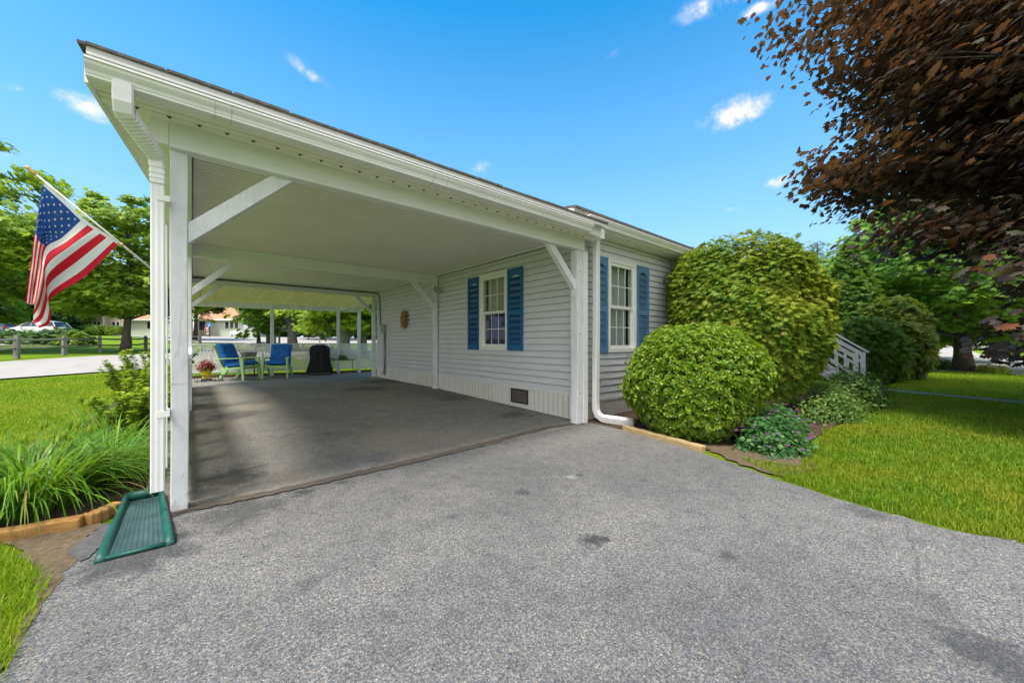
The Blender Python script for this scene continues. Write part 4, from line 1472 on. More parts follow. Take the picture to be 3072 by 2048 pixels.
f_ = b.build('disc', mat('bronze_disc', (.30, .13, .03), .45, .4, 12, metal=.4, bump=.4, bscale=14, bdist=.02), so_, smooth=True, local=True)
f_.rotation_euler = (0, R(-90), 0)
f_.location = (-.012, 0, 0)
# ------------------------------------------------------------------ flag on its staff
S0, S1 = Vector((-.10, 7.28, 1.80)), Vector((-1.405, 7.02, 3.085))
fl_ = thing('flag', 'large stars-and-stripes flag hanging from a slanted staff on the carport', 'flag', S0)
b = MB()
b.tube([S0, S0.lerp(S1, .5), S1], [.0125, .0125, .011], 10)
b.build('staff', mat('white_staff', (.66, .65, .6), .45, .1, 7, bump=.05, dirt=(.25, .25, .24), dirt_amt=.5, dscale=3), fl_, smooth=True)
b = MB()
d_ = (S1 - S0).normalized()
b.tube([S1, S1 + d_ * .015, S1 + d_ * .03, S1 + d_ * .07, S1 + d_ * .10, S1 + d_ * .105], [.012, .02, .014, .026, .018, .004], 10)
b.build('finial', GOLD, fl_, smooth=True)
b = MB()
b.tube([S0.lerp(S1, .46), S0.lerp(S1, .475)], [.02, .02], 10)
b.tube([S0.lerp(S1, -.02), S0.lerp(S1, .07)], [.019, .019], 10)
b.build('clip', GOLD, fl_, smooth=True)
b = MB()
b.box(-.09 - .02, -.088, 7.245, 7.315, 1.74, 1.86)
b.build('bracket', METALG, fl_)
# cloth: control net (hoist h = 0 top .. 1 bottom, fly f = 0 .. 1) in the plane of the staff: a along, measured in metres left/down
ax = Vector((S1.x - S0.x, S1.y - S0.y, 0)).normalized()        # away from the post
ay = Vector((-ax.y, ax.x, 0))                                  # towards the back of the carport
def net(px, py):
    # metres in the staff plane from a sketch of the hanging cloth
    r = FW + RT * ((px - 1536) / 1124) + Vector((0, 0, (1027 - py) / 1124))
    o0 = Vector((0, 0, 1.1))
    t = (S0 - o0).dot(ay) / r.dot(ay)
    p = o0 + r * t
    q = p - S0
    return np.array((q.dot(ax), q.z))
FS = [0, .2, .4, .6, .8, 1.]
HS = [0, 3.5 / 13, 7 / 13, 10 / 13, 1.]
NETPX = [
    [(128, 556), (115, 628), (104, 702), (95, 770), (86, 838), (77, 905)],
    [(186, 607), (140, 672), (119, 722), (108, 790), (99, 850), (91, 912)],
    [(243, 661), (186, 712), (137, 744), (124, 822), (114, 880), (104, 917)],
    [(300, 700), (222, 757), (146, 822), (136, 880), (120, 938), (100, 962)],
    [(354, 733), (256, 828), (156, 892), (153, 938), (146, 972), (118, 984)]]
NT = np.array([[net(*p) for p in row] for row in NETPX])
def bil(h, f):
    i = min(len(HS) - 2, int(np.searchsorted(HS, h, 'right') - 1))
    j = min(len(FS) - 2, int(np.searchsorted(FS, f, 'right') - 1))
    def cr(P0, P1, P2, P3, t):
        return .5 * ((2 * P1) + (-P0 + P2) * t + (2 * P0 - 5 * P1 + 4 * P2 - P3) * t * t + (-P0 + 3 * P1 - 3 * P2 + P3) * t ** 3)
    th = (h - HS[i]) / (HS[i + 1] - HS[i])
    tf = (f - FS[j]) / (FS[j + 1] - FS[j])
    def row(ii):
        ii = max(0, min(len(HS) - 1, ii))
        g_ = lambda k: NT[ii][max(0, min(len(FS) - 1, k))]
        return cr(g_(j - 1), g_(j), g_(j + 1), g_(j + 2), tf)
    return cr(row(i - 1), row(i), row(i + 1), row(i + 2), th)
def cloth(h, f, lift=0.):
    p = bil(h, f)
    w = min(1, f * 2.2)
    dep = w * (.075 * math.sin(2 * PI * (h * 1.6 + f * .5)) + .03 * math.sin(2 * PI * (h * 3.2 - f * .8) + 1) + .012 * math.sin(2 * PI * (h * 6 + f)))
    # the lower half folds back on itself near the fly
    dep += .14 * max(0, f - .4) * (1 if h < .54 else -1) * (-1)
    q = S0 + ax * p[0] + Vector((0, 0, p[1])) + ay * (dep + lift)
    return tuple(q)
b = MB()
NH, NF = 52, 60
vs_ = [cloth(i / NH, j / NF) for i in range(NH + 1) for j in range(NF + 1)]
base = b.add(vs_, [])
for i in range(NH):
    for j in range(NF):
        stripe = i // 4
        canton = i < 28 and j < 24
        b.f.append([i * (NF + 1) + j, (i + 1) * (NF + 1) + j, (i + 1) * (NF + 1) + j + 1, i * (NF + 1) + j + 1])
        b.mi.append(2 if canton else (0 if stripe % 2 == 0 else 1))
for rr_ in range(9):
    for cc in range(6 if rr_ % 2 == 0 else 5):
        h0 = (rr_ + 1) / 10 * 7 / 13
        f0 = (cc + .5 + (0 if rr_ % 2 == 0 else .5)) / 6 * .39 + .004
        for lift in (-.006, .006):
            pts = []
            for k in range(10):
                a = 2 * PI * k / 10
                r_ = .0185 if k % 2 == 0 else .0075
                pts.append(cloth(max(0, h0 - r_ * math.cos(a)), max(0, f0 + r_ * math.sin(a) * .58), lift))
            cen = cloth(h0, f0, lift)
            k0 = len(b.v)
            b.v += [cen] + pts
            for k in range(10):
                b.f.append([k0, k0 + 1 + k, k0 + 1 + (k + 1) % 10])
                b.mi.append(1)
b.build('flag_cloth', [FRED, FWHT, FBLU], fl_, smooth=True, recalc=False)
b = MB()
b.grid(lambda u, v: tuple(Vector(cloth(u, 0)) + (S1 - S0).normalized() * 0 + Vector((.0, 0, .0)) + ax.cross(ay) * 0 + (Vector((0, 0, .03)) + ax * -.02) * v), 12, 1)
b.build('heading', FWHT, fl_, recalc=False)
# snap loops joining the heading to the staff
b = MB()
for h in (0., 1.):
    q = Vector(cloth(h, 0))
    t = (q - S0).dot(d_)
    b.tube([q, S0 + d_ * (t + .02)], .004, 6)
b.build('snap', GOLD, fl_)

# ------------------------------------------------------------------ splash block and timbers
sp = thing('splash_block', 'worn green plastic splash block under the downspout at the front carport post', 'splash block', (-.23, 3.2, 0), R(0))
A0, A1, B1, B0 = Vector((-.35, 3.60, .085)), Vector((-.150, 3.60, .085)), Vector((-.068, 2.75, .043)), Vector((-.372, 2.76, .043))
def tray_side(P, Q, sgn):
    """rounded rim running from the back to the front of the tray"""
    rings = []
    for k in range(26):
        t = k / 25
        c = P.lerp(Q, t)
        z = c.z + .004 * math.sin(t * 11 + sgn)
        w = sgn * (.019 + .010 * t)
        e = min(1, (1 - t) * 12 + .35)
        rings.append([(c.x, c.y, 0), (c.x + w * .05, c.y, z * .75 * e), (c.x + w * .35, c.y, z * e), (c.x + w * .9, c.y, z * e), (c.x + w * 1.35, c.y, z * .82 * e), (c.x + w * 1.7, c.y, z * .35 * e), (c.x + w * 1.9, c.y, 0)])
    return rings
b = MB()
b.loft(tray_side(A0, B0, 1))
b.loft(tray_side(A1, B1, -1))
b.tube([A0 + Vector((.02, .0, -.025)), A1 + Vector((-.02, 0, -.025))], .03, 10)
b.bar(B0 + Vector((.04, .012, -.031)), B1 + Vector((-.04, .012, -.031)), .026, .016)
b.build('rim', GREENP, sp, smooth=True)
b = MB()
b.grid(lambda u, v: tuple((A0.lerp(B0, u)).lerp(A1.lerp(B1, u), .1 + .8 * v) * 1 + Vector((0, 0, -(A0.lerp(B0, u).z) + .036 - .02 * u + .0025 * math.sin(v * 70)))), 24, 60)
b.build('tray_floor', TRAYF, sp, smooth=True)
def timber(name, label, p, q, w, h, m):
    b = MB()
    p, q = Vector(p), Vector(q)
    n = 12
    d = (q - p).normalized()
    s = Vector((-d.y, d.x, 0))
    rings = []
    for i in range(n + 1):
        c = p.lerp(q, i / n) + s * .004 * math.sin(i * 1.9) + Vector((0, 0, .003 * math.sin(i * 2.3)))
        rings.append([c - s * w / 2, c + s * w / 2, c + s * w / 2 + Vector((0, 0, h)), c - s * w / 2 + Vector((0, 0, h))])
    b.loft(rings)
    o = b.build(name, m, None, bevel=.012)
    return tag(o, label, 'timber', 'timbers edging the planting beds')
timber('landscape_timber', 'orange-brown landscape timber edging the daylily bed at the left', (-1.9, 3.57, -.02), (-.495, 3.36, -.015), .075, .085, TIMBER)
timber('landscape_timber', 'short orange-brown timber ending behind the green splash block', (-.482, 3.37, -.015), (-.36, 3.50, -.01), .07, .085, TIMBER)
timber('landscape_timber', 'weathered timber along the driveway edge under the rounded boxwood', (4.17, 2.68, -.03), (3.93, 1.62, -.03), .09, .085, TIMBERP)

# ------------------------------------------------------------------ chairs with blue cushions
def make_chair():
    t = thing('patio_chair', 'pale green plastic chair', 'chair', (0, 0, 0), 0, 'pale green patio chairs with blue cushions')
    # faces -Y; origin on the floor under the seat centre
    b = MB()
    for s in (-1, 1):
        pass
    rings = []
    # one-piece seat and back shell
    prof = [(-.27, .36), (-.10, .335), (.10, .295), (.20, .285), (.27, .36), (.36, .56), (.46, .80), (.50, .90)]
    for (y, z) in prof:
        w = .255 if z < .5 else .25
        rings.append([(-w, y, z), (w, y, z), (w, y + .012, z - .02), (-w, y + .012, z - .02)])
    b.loft(rings)
    b.build('shell', LIME, t, bevel=.004, local=True)
    for s in (-1, 1):
        b = MB()
        b.bar((s * .285, -.27, .56), (s * .30, -.33, .0), .05, .10, (0, 1, 0), .04, .05)
        b.build('leg', LIME, t, bevel=.006, local=True)
        b = MB()
        b.bar((s * .275, .10, .33), (s * .285, .36, .0), .05, .11, (0, 1, 0), .035, .05)
        b.build('leg', LIME, t, bevel=.006, local=True)
        b = MB()
        b.loft([[(s * .285 - .035, y, z), (s * .285 + .035, y, z), (s * .285 + .035, y, z + .028), (s * .285 - .035, y, z + .028)] for y, z in ((-.33, .55), (-.2, .565), (.1, .555), (.36, .53))])
        b.build('armrest', LIME, t, bevel=.008, local=True)
        b = MB()
        b.bar((s * .275, -.27, .33), (s * .275, .3, .27), .035, .07)
        b.build('side_frame', LIME, t, bevel=.006, local=True)
    b = MB()
    b.bar((-.26, -.26, .325), (.26, -.26, .325), .03, .07)
    b.build('front_rail', LIME, t, bevel=.006, local=True)
    def cushion(name, fn, w, L, th):
        b = MB()
        n = 22
        def h(u, v):
            e = (max(0, 1 - abs(2 * u - 1) ** 5) * max(0, 1 - abs(2 * v - 1) ** 5)) ** .42
            tuft = 0
            for (cu, cv) in ((.3, .28), (.7, .28), (.3, .72), (.7, .72)):
                d2 = ((u - cu) * w) ** 2 + ((v - cv) * L) ** 2
                tuft += .8 * math.exp(-d2 / .0022)
            for cl in (.5,):
                tuft += .35 * math.exp(-((u - cl) * w) ** 2 / .0012) + .35 * math.exp(-((v - cl) * L) ** 2 / .0012)
            return th * e * (1 - .6 * min(1, tuft))
        b.grid(lambda u, v: fn((u - .5) * w, v * L, h(u, v)), n, n)
        b.grid(lambda u, v: fn((u - .5) * w, v * L, -.35 * th * (max(0, 1 - abs(2 * u - 1) ** 5) * max(0, 1 - abs(2 * v - 1) ** 5)) ** .5), n, n)
        return b.build(name, CUSH, t, smooth=True, local=True, recalc=False)
    q = Vector((0, .24, .60)).normalized()
    nb_ = Vector((0, -q.z, q.y))
    o0 = Vector((0, .235, .365))
    cushion('back_cushion', lambda x, l, h: tuple(o0 + Vector((x, 0, 0)) + q * (l + .0) + nb_ * (h + .03)), .53, .62, .105)
    q2 = Vector((0, -.53, .065)).normalized()
    n2 = Vector((0, q2.z, -q2.y))
    o1 = Vector((0, .215, .33))
    cushion('seat_cushion', lambda x, l, h: tuple(o1 + Vector((x, 0, 0)) + q2 * l + n2 * (h + .03)), .53, .54, .10)
    b = MB()
    for s in (-1, 1):
        b.tube([(s * .25, .47, .93), (s * .275, .50, .86), (s * .27, .49, .76)], .006, 5)
    b.build('tie', CUSH, t, local=True)
    return t
ch = make_chair()
ch['label'] = 'blue-cushioned pale green chair seen from the front, facing the driveway'
ch.location = (1.86, 12.42, gz(1.86, 12.4))
ch.rotation_euler = (0, 0, R(-21))
dup(ch, (.98, 12.40, gz(1, 12.4)), R(47), 'blue-cushioned pale green chair seen side-on beside the yellow flower pot', 1.02)

# side table with planter
stb = thing('side_table', 'small pale green slatted table between the two blue chairs', 'table', (1.23, 13.0, gz(1.2, 13)), R(10))
b = MB()
for k in range(5):
    b.box(-.19, .19, -.17 + k * .072, -.115 + k * .072, .46, .475)
b.box(-.2, .2, -.19, -.172, .44, .477)
b.box(-.2, .2, .19, .208, .44, .477)
b.build('tabletop', LIME, stb, local=True)
for sx in (-1, 1):
    for sy in (-1, 1):
        b = MB()
        b.bar((sx * .17, sy * .16, .46), (sx * .19, sy * .18, 0), .03, .03)
        b.build('leg', METALD, stb, local=True)
pl = thing('planter', 'empty taupe square planter standing on the small green table', 'planter', (1.23, 13.0, gz(1.2, 13) + .48), R(20))
b = MB()
sq = lambda r, z: [(-r, -r * .8, z), (r, -r * .8, z), (r, r * .8, z), (-r, r * .8, z)]
b.loft([sq(.12, 0), sq(.155, .21), sq(.17, .212), sq(.172, .245), sq(.155, .245), sq(.15, .2)])
b.build('pot', TAUPE, pl, bevel=.006, local=True)
b = MB()
b.box(-.148, .148, -.118, .118, .19, .2)
b.build('soil', SOIL, pl, local=True)

# yellow pot with maroon plant, wire plant stands
def pot_plant(loc):
    o = thing('flower_pot', 'bright yellow flower pot with a maroon-leaved plant', 'flower pot', loc)
    b = MB()
    b.lathe([(.0, 0), (.085, 0), (.115, .19), (.128, .19), (.132, .245), (.118, .245), (.112, .2), (0, .2)], (0, 0, .03), 24)
    b.build('pot', YELLOW, o, smooth=False, local=True)
    rs = np.random.default_rng(3)
    n = 420
    a = unit(rs, n)
    a[:, 2] = np.abs(a[:, 2])
    P = a * np.array((.22, .22, .26)) * rs.uniform(.5, 1, (n, 1)) + np.array((0, 0, .27))
    foliage('foliage', P, a + np.array((0, 0, .5)), a + rs.normal(0, .5, (n, 3)), .065 * rs.uniform(.6, 1.3, n), 'oval', L_MAROON, o)
    n = 160
    a = unit(rs, n)
    a[:, 2] = np.abs(a[:, 2])
    P = a * np.array((.14, .14, .12)) * rs.uniform(.4, 1, (n, 1)) + np.array((0, 0, .24))
    foliage('green_leaf', P, a + np.array((0, 0, .5)), a, .07, 'oval', L_BED, o)
    return o
pot_plant((.28, 12.55, gz(.3, 12.5) + .05))
def wire_stand(loc, label, h=.16, r=.17):
    o = thing('plant_stand', label, 'plant stand', loc, 0, 'black wire plant stands on the carport floor')
    b = MB()
    for k in range(9):
        a = 2 * PI * k / 9
        b.tube([(r * math.cos(a) * .9, r * math.sin(a) * .9, 0), (r * math.cos(a), r * math.sin(a), h * .5), (r * .9 * math.cos(a), r * .9 * math.sin(a), h)], .005, 5)
    for z in (.03, h):
        b.tube([(r * .95 * math.cos(2 * PI * k / 20), r * .95 * math.sin(2 * PI * k / 20), z) for k in range(21)], .006, 5, cap=False)
    b.build('wire_frame', METALD, o, local=True)
    return o
wire_stand((.16, 12.22, gz(.1, 12.2)), 'round black wire plant stand left of the yellow pot', .16, .12)
wire_stand((.50, 12.16, gz(.4, 12.1)), 'round black wire plant stand right of the yellow pot, by the chair leg', .17, .12)
wire_stand((.29, 12.55, gz(.3, 12.5)), 'low black wire stand carrying the yellow flower pot', .055, .11)

# covered grill
gr = thing('covered_grill', 'barbecue grill under a black cloth cover by the lattice fence', 'grill', (3.02, 12.72, gz(3, 12.7)), R(-35))
b = MB()
rings = []
hs2 = [(.09, 1.12), (.12, 1.10), (.22, 1.02), (.34, .92), (.46, .84), (.56, .81), (.66, .83), (.74, .86), (.82, .85), (.88, .78), (.915, .64), (.93, .4), (.935, .15)]
for iz, (z, s) in enumerate(hs2):
    ring = []
    for k in range(72):
        a = 2 * PI * k / 72
        ca, sa = math.cos(a), math.sin(a)
        e = 3.2
        rr_ = 1 / (abs(ca) ** e + abs(sa) ** e) ** (1 / e)
        fold = 1 + (.075 * math.sin(a * 6 + .9 * math.sin(z * 6)) + .045 * math.sin(a * 13 + 2 + z * 3)) * max(0, min(1, (.95 - z) * 2))
        ring.append((.31 * s * rr_ * ca * fold, .24 * s * rr_ * sa * fold, z))
    rings.append(ring)
b.loft(rings)
b.build('cover', BLACKC, gr, smooth=True, local=True)
b = MB()
b.bar((-.3, -.02, .06), (.32, -.02, .055), .03, .02)
b.bar((-.3, .15, .06), (.3, .15, .06), .03, .02)
b.build('base_frame', METALG, gr, local=True)
for sx in (-.31, .3):
    b = MB()
    b.tube([(sx - .02, .05, .075), (sx + .02, .05, .075)], .075, 18)
    b.build('wheel', RUBBER, gr, local=True)
# black metal plant rack in front of the lattice
pr = thing('plant_rack', 'dark metal plant rack with a small plant at the lattice right of the grill', 'plant rack', (3.72, 12.78, gz(3.7, 12.7)), R(-10))
b = MB()
b.tube([(-.36, 0, .44), (-.3, 0, .47), (-.1, 0, .455), (.1, 0, .46), (.36, 0, .43)], .011, 6)
b.tube([(-.36, .1, .43), (.36, .1, .43)], .009, 6)
for x in (-.3, -.1, .1, .3):
    b.tube([(x, 0, .45), (x, .1, .43)], .007, 5)
b.tube([(-.38, .0, .43), (-.42, 0, .46), (-.36, 0, .5), (-.28, 0, .49)], .011, 6)
for x in (-.28, .28):
    b.tube([(x, .05, .44), (x * 1.1, .05, 0)], .009, 6)
b.build('rack_frame', METALD, pr, local=True)
rs = np.random.default_rng(8)
n = 220
a = unit(rs, n); a[:, 2] = np.abs(a[:, 2])
foliage('foliage', a * np.array((.14, .1, .16)) * rs.uniform(.4, 1, (n, 1)) + np.array((0, .04, .46)), a + np.array((0, 0, .5)), a, .06, 'oval', L_BED, pr)

# ------------------------------------------------------------------ porch stairs on the right
st = thing('porch_stairs', 'white wooden porch stairs with slatted railing between the shrubs', 'stairs', (12.2, 2.2, 0))
b = MB()
for k in range(4):
    b.box(11.55, 12.55, 1.55 + k * .25, 1.83 + k * .25, .15 + .18 * k, .19 + .18 * k)
b.box(11.55, 12.55, 2.55, HY0 - .03, .87, .91)
b.build('tread', WHITE, st)
for x in (11.52, 12.56):
    b = MB()
    b.prism([(1.45, 0), (1.6, 0), (2.6, .72), (3.3, .72), (3.3, .90), (2.5, .90)], lambda a, c, t: (x + .03 * t, a, c))
    b.build('stringer', WHITE, st)
for x in (11.5, 12.58):
    b = MB()
    b.box(x - .045, x + .045, 1.36, 1.45, 0, .86)
    b.build('newel_post', WHITE, st, bevel=.005)
    b = MB()
    b.bar((x, 1.30, .86), (x, 2.65, 1.86), .11, .03)
    b.bar((x, 1.40, .78), (x, 2.65, 1.70), .04, .06)
    b.bar((x, 1.42, .62), (x, 2.65, 1.53), .035, .05)
    b.bar((x, 1.45, .22), (x, 2.65, 1.12), .035, .07)
    b.build('handrail', WHITE, st)
    b = MB()
    for k in range(6):
        y = 1.52 + k * .19
        z = .25 + (y - 1.45) * .74
        b.box(x - .018, x + .018, y, y + .05, z, z + .38)
    b.build('baluster', WHITE, st)
# ------------------------------------------------------------------ shrubs by the house
rs = np.random.default_rng(1)
box_prof = lambda t: (max(0, 1 - ((t - .46) / .56) ** 2)) ** .40 * (1 - .10 * max(0, t - .5)) if t < 1.01 else 0
shrub('boxwood_shrub', 'bright green rounded shrub with small glossy leaves at the corner of the driveway', 'shrub', (4.68, 2.08, -.02), (.765, .78), 1.34, 11000, 'rosette', .047,
      L_BOX, TWIG, 2, prof=box_prof, lump=.06, inner=.34, upright=.55, lumpf=2.5, z0=.06)
arb_prof = lambda t: (max(0, 1 - ((t - .50) / .52) ** 2)) ** .42 * (.86 + .2 * t) if t < 1.01 else 0
shrub('arborvitae', 'big rounded yellow-green arborvitae with orange tips in front of the house', 'shrub', (6.86, 2.2, -.05), (1.13, 1.13), 2.80, 40000, 'spray', .10,
      L_ARB, BARKD, 3, prof=arb_prof, lump=.048, inner=.30, upright=.25, lumpf=2.5, z0=.12)
dome = lambda t: (max(0, 1 - ((t - .42) / .60) ** 2)) ** .5
shrub('arborvitae', 'dark green domed cedar beside the porch stairs', 'shrub', (14.6, 1.75, 0), (1.0, 1.0), 1.75, 7000, 'spray', .2, L_ARBD, BARKD, 4, prof=dome, lump=.05, z0=.05)
cone = lambda t: (1 - t) ** .75 * (1 - .35 * max(0, .2 - t) / .2)
shrub('arborvitae', 'tall pointed cedar rising behind the domed cedar', 'shrub', (16.7, 2.2, 0), (1.25, 1.25), 4.3, 9000, 'spray', .24, L_ARBD, BARKD, 5, prof=cone, lump=.06, z0=.05)
shrub('arborvitae', 'rounded cedar with yellowing tips at the right end of the house bed', 'shrub', (16.4, 1.25, 0), (.92, .92), 2.45, 7500, 'spray', .2, leafmat('olive_cedar_spray', [(0, (.045, .10, .012)), (.5, (.095, .175, .018)), (.88, (.17, .24, .024)), (1, (.36, .24, .05))], (.4, .5, .04), .32), BARKD, 6,
      prof=lambda t: (max(0, 1 - ((t - .44) / .58) ** 2)) ** .5, lump=.06, z0=.05)

def mound(name, label, cat, loc, rx, ry, h, n, shape, size, lm, seed, flowers=None, group=None, nf=0, fs=.03, upr=.6):
    rs = np.random.default_rng(seed)
    o = thing(name, label, cat, loc, 0, group)
    a = unit(rs, n)
    a[:, 2] = np.abs(a[:, 2])
    bump = 1 + .22 * np.sin(a[:, 0] * 6 + seed) * np.sin(a[:, 1] * 5 + 1) + .1 * rs.normal(size=n)
    P = a * np.array((rx, ry, h)) * (rs.uniform(.15, 1, (n, 1)) ** .45) * bump[:, None]
    P[:, 2] = np.maximum(P[:, 2], .015)
    foliage('foliage', P, a * .6 + np.array((0, 0, upr)) + rs.normal(0, .35, (n, 3)), a + rs.normal(0, .8, (n, 3)), size * rs.uniform(.6, 1.3, n), shape, lm, o)
    tb = MB()
    for k in range(14):
        q = P[int(rs.integers(0, n))]
        tb.tube([(q[0] * .2, q[1] * .2, 0), (q[0] * .7, q[1] * .7, q[2] * .7), tuple(q)], [.006, .004, .002], 5)
    tb.build('stem', TWIG, o, local=True)
    if nf:
        a = unit(rs, nf)
        a[:, 2] = np.abs(a[:, 2]) + .25
        P = a * np.array((rx, ry, h * .95)) + rs.normal(0, .02, (nf, 3))
        V, D_, NN_ = [], [], []
        for p in P:
            for k in range(5):
                an = k * 2 * PI / 5
                V.append(p); D_.append((math.cos(an), math.sin(an), .25)); NN_.append((-.3 * math.cos(an), -.3 * math.sin(an), 1))
        if nf <= 60:
            for k in range(nf):
                foliage('flower', V[5 * k:5 * k + 5], NN_[5 * k:5 * k + 5], D_[5 * k:5 * k + 5], fs, 'oval', flowers, o)
        else:
            foliage('flowers', V, NN_, D_, fs, 'oval', flowers, o)['kind'] = 'stuff'
    return o
mound('geranium', 'low green geranium with purple flowers spilling beside the rounded boxwood', 'flower', (4.62, 1.22, 0), .44, .36, .34, 2600, 'star', .034, L_GER, 11, P_PURP, 'flowering plants in the front bed', 34, .026)
mound('geranium', 'leafy green geranium with a few purple flowers under the big arborvitae', 'flower', (5.55, 1.45, 0), .55, .34, .30, 2400, 'star', .036, L_GER, 12, P_PURP, 'flowering plants in the front bed', 22, .026)
mound('leafy_perennial', 'loose green perennial below the right side of the big arborvitae', 'plant', (7.15, 1.18, 0), .75, .42, .42, 3600, 'oval', .05, L_BED, 13, None, 'leafy plants in the front bed')
mound('leafy_perennial', 'tall loose green plant at the foot of the porch stairs', 'plant', (8.7, 1.15, 0), .95, .5, .62, 4600, 'oval', .06, L_BED, 14, P_PINK, 'leafy plants in the front bed', 30, .02)
mound('leafy_perennial', 'grey-green plant at the far end of the bed by the front path', 'plant', (10.6, 1.3, 0), .9, .5, .48, 3000, 'oval', .065, L_BED, 15, None, 'leafy plants in the front bed')

# ------------------------------------------------------------------ daylilies and bed plants at the left
def daylily(label, loc, n, L, spread, seed, lm=L_LILY, stems=0):
    rs = np.random.default_rng(seed)
    o = thing('daylily', label, 'plant', loc, 0, 'daylilies along the carport')
    az = rs.uniform(0, 2 * PI, n)
    r = spread * rs.random(n) ** .6
    base = np.stack([r * np.cos(az), r * np.sin(az), np.zeros(n)], 1)
    az2 = az + rs.normal(0, .5, n)
    lean = np.abs(rs.normal(.30, .22, n)) + r / spread * .25
    blades('leaf_clump', base, az2, lean, L * rs.uniform(.55, 1.12, n), rs.uniform(.012, .021, n), lm, o, 7, droop=rs.uniform(1.0, 2.3, n).astype(np.float32))
    if stems:
        b = MB()
        for k in range(stems):
            a = rs.uniform(0, 2 * PI)
            q = (math.cos(a) * spread * .9, math.sin(a) * spread * .9, L * rs.uniform(.62, .85))
            b.tube([(q[0] * .3, q[1] * .3, 0), (q[0] * .7, q[1] * .7, q[2] * .6), q], [.004, .0035, .003], 5)
            for j in range(3):
                an = rs.uniform(0, 6.28)
                b.lathe([(.001, 0), (.007, .012), (.009, .03), (.004, .05), (.001, .055)], (q[0] + .015 * math.cos(an), q[1] + .015 * math.sin(an), q[2] - .01 + .012 * j), 6)
        b.build('flower_bud', L_SPIR, o, local=True)
    return o
daylily('large daylily clump with arching leaves nearest the driveway, over the timber edge', (-.82, 3.92, 0), 900, .72, .24, 21, stems=9)
daylily('daylily clump right behind the nearest one, close to the carport downspout', (-.50, 4.35, .0), 420, .60, .17, 22, stems=4)
daylily('wide daylily clump leaning over the lawn at the left edge of the bed', (-1.42, 4.12, 0), 560, .66, .22, 23)
daylily('daylily clump in the middle of the left bed before the leafy spireas', (-.62, 5.3, 0), 330, .66, .2, 24, stems=3)
daylily('daylily clump farther back beside the second carport post', (-.62, 6.6, 0), 260, .6, .2, 25)
def spirea(label, loc, rx, h, n, seed, size=.05):
    rs = np.random.default_rng(seed)
    o = thing('spirea', label, 'shrub', loc, 0, 'yellow-green spireas along the carport')
    P, NN_, D_ = [], [], []
    b = MB()
    ns = 34
    for k in range(ns):
        a = rs.uniform(0, 2 * PI)
        r = rx * rs.random() ** .6
        tip = np.array((r * math.cos(a) * 1.15, r * math.sin(a) * 1.15, h * rs.uniform(.6, 1.05)))
        b.tube([(tip[0] * .2, tip[1] * .2, 0), tuple(tip * np.array((.7, .7, .6))), tuple(tip)], [.006, .004, .002], 5)
        m = n // ns
        s = rs.uniform(.3, 1, m)
        pp = np.stack([tip[0] * (.2 + .8 * s), tip[1] * (.2 + .8 * s), tip[2] * s], 1)
        an = rs.uniform(0, 6.28, m)
        dd = np.stack([np.cos(an), np.sin(an), np.full(m, .5)], 1)
        P.append(pp); D_.append(dd); NN_.append(np.stack([-.3 * np.cos(an), -.3 * np.sin(an), np.ones(m)], 1) + rs.normal(0, .2, (m, 3)))
    P, D_, NN_ = np.concatenate(P), np.concatenate(D_), np.concatenate(NN_)
    foliage('foliage', P, NN_, D_, size * rs.uniform(.7, 1.3, len(P)), 'oval', L_SPIR, o)
    b.build('stem', TWIG, o, local=True)
spirea('yellow-green leafy spirea between daylily clumps along the carport', (-.40, 5.55, .05), .34, .62, 4200, 31, .055)
spirea('taller yellow-green spirea by the carport rail, before the road', (-.48, 7.5, .1), .45, .70, 5600, 32, .055)
spirea('yellow-green spirea in a row farther along the carport rail', (-.52, 9.4, .1), .55, .85, 6000, 33, .06)

# a yellow leaf dropped on the asphalt
lf = thing('fallen_leaf', 'small yellow leaf fallen on the asphalt under the carport', 'leaf', (1.28, 3.55, .012))
foliage('blade', [(0, 0, 0), (.01, .01, .004)], [(0.1, 0, 1), (-.2, .2, 1)], [(1, .3, .1), (-.4, 1, .2)], [.05, .04], 'maple', P_YEL, lf)

# ------------------------------------------------------------------ lawn blades
def lawn(name, label, sampler, n, lm, hmin, hmax, seed, lean=.5):
    rs = np.random.default_rng(seed)
    xy = sampler(rs, n)
    d = np.linalg.norm(xy, axis=1)
    n = len(xy)
    z = tz(xy[:, 0], xy[:, 1]) - .008
    base = np.stack([xy[:, 0], xy[:, 1], z], 1)
    az = rs.uniform(0, 2 * PI, n)
    w = np.clip(.0011 * d + .0016, .0028, .02) * rs.uniform(.7, 1.3, n)
    L = rs.uniform(hmin, hmax, n) * np.clip(.85 + .02 * d, .8, 1.25)
    o = blades(name, base, az, np.abs(rs.normal(.25, lean * .6, n)), L, w, lm, None, 2, droop=rs.uniform(.4, 1.6, n).astype(np.float32))
    return tag(o, label, 'grass', kind='stuff')
def in_poly(xy, P):
    x, y = xy[:, 0], xy[:, 1]
    c = np.zeros(len(xy), bool)
    for (x0, y0), (x1, y1) in zip(P, P[1:] + P[:1]):
        k = ((y0 > y) != (y1 > y)) & (x < (x1 - x0) * (y - y0) / (y1 - y0 + 1e-9) + x0)
        c ^= k
    return c
def polar(P, dmin, dmax, a0, a1, pw=1.3):
    """samples thinning out with distance"""
    def f(rs, n):
        out = []
        tot = 0
        while tot < n:
            m = n
            u = rs.random(m)
            e = 2 - pw
            r = (dmin ** e + u * (dmax ** e - dmin ** e)) ** (1 / e)
            a = rs.uniform(a0, a1, m)
            xy = np.stack([r * np.cos(a), r * np.sin(a)], 1)
            xy = xy[in_poly(xy, P)]
            out.append(xy)
            tot += len(xy)
        return np.concatenate(out)[:n]
    return f
edge = lambda rsd, pts: pts
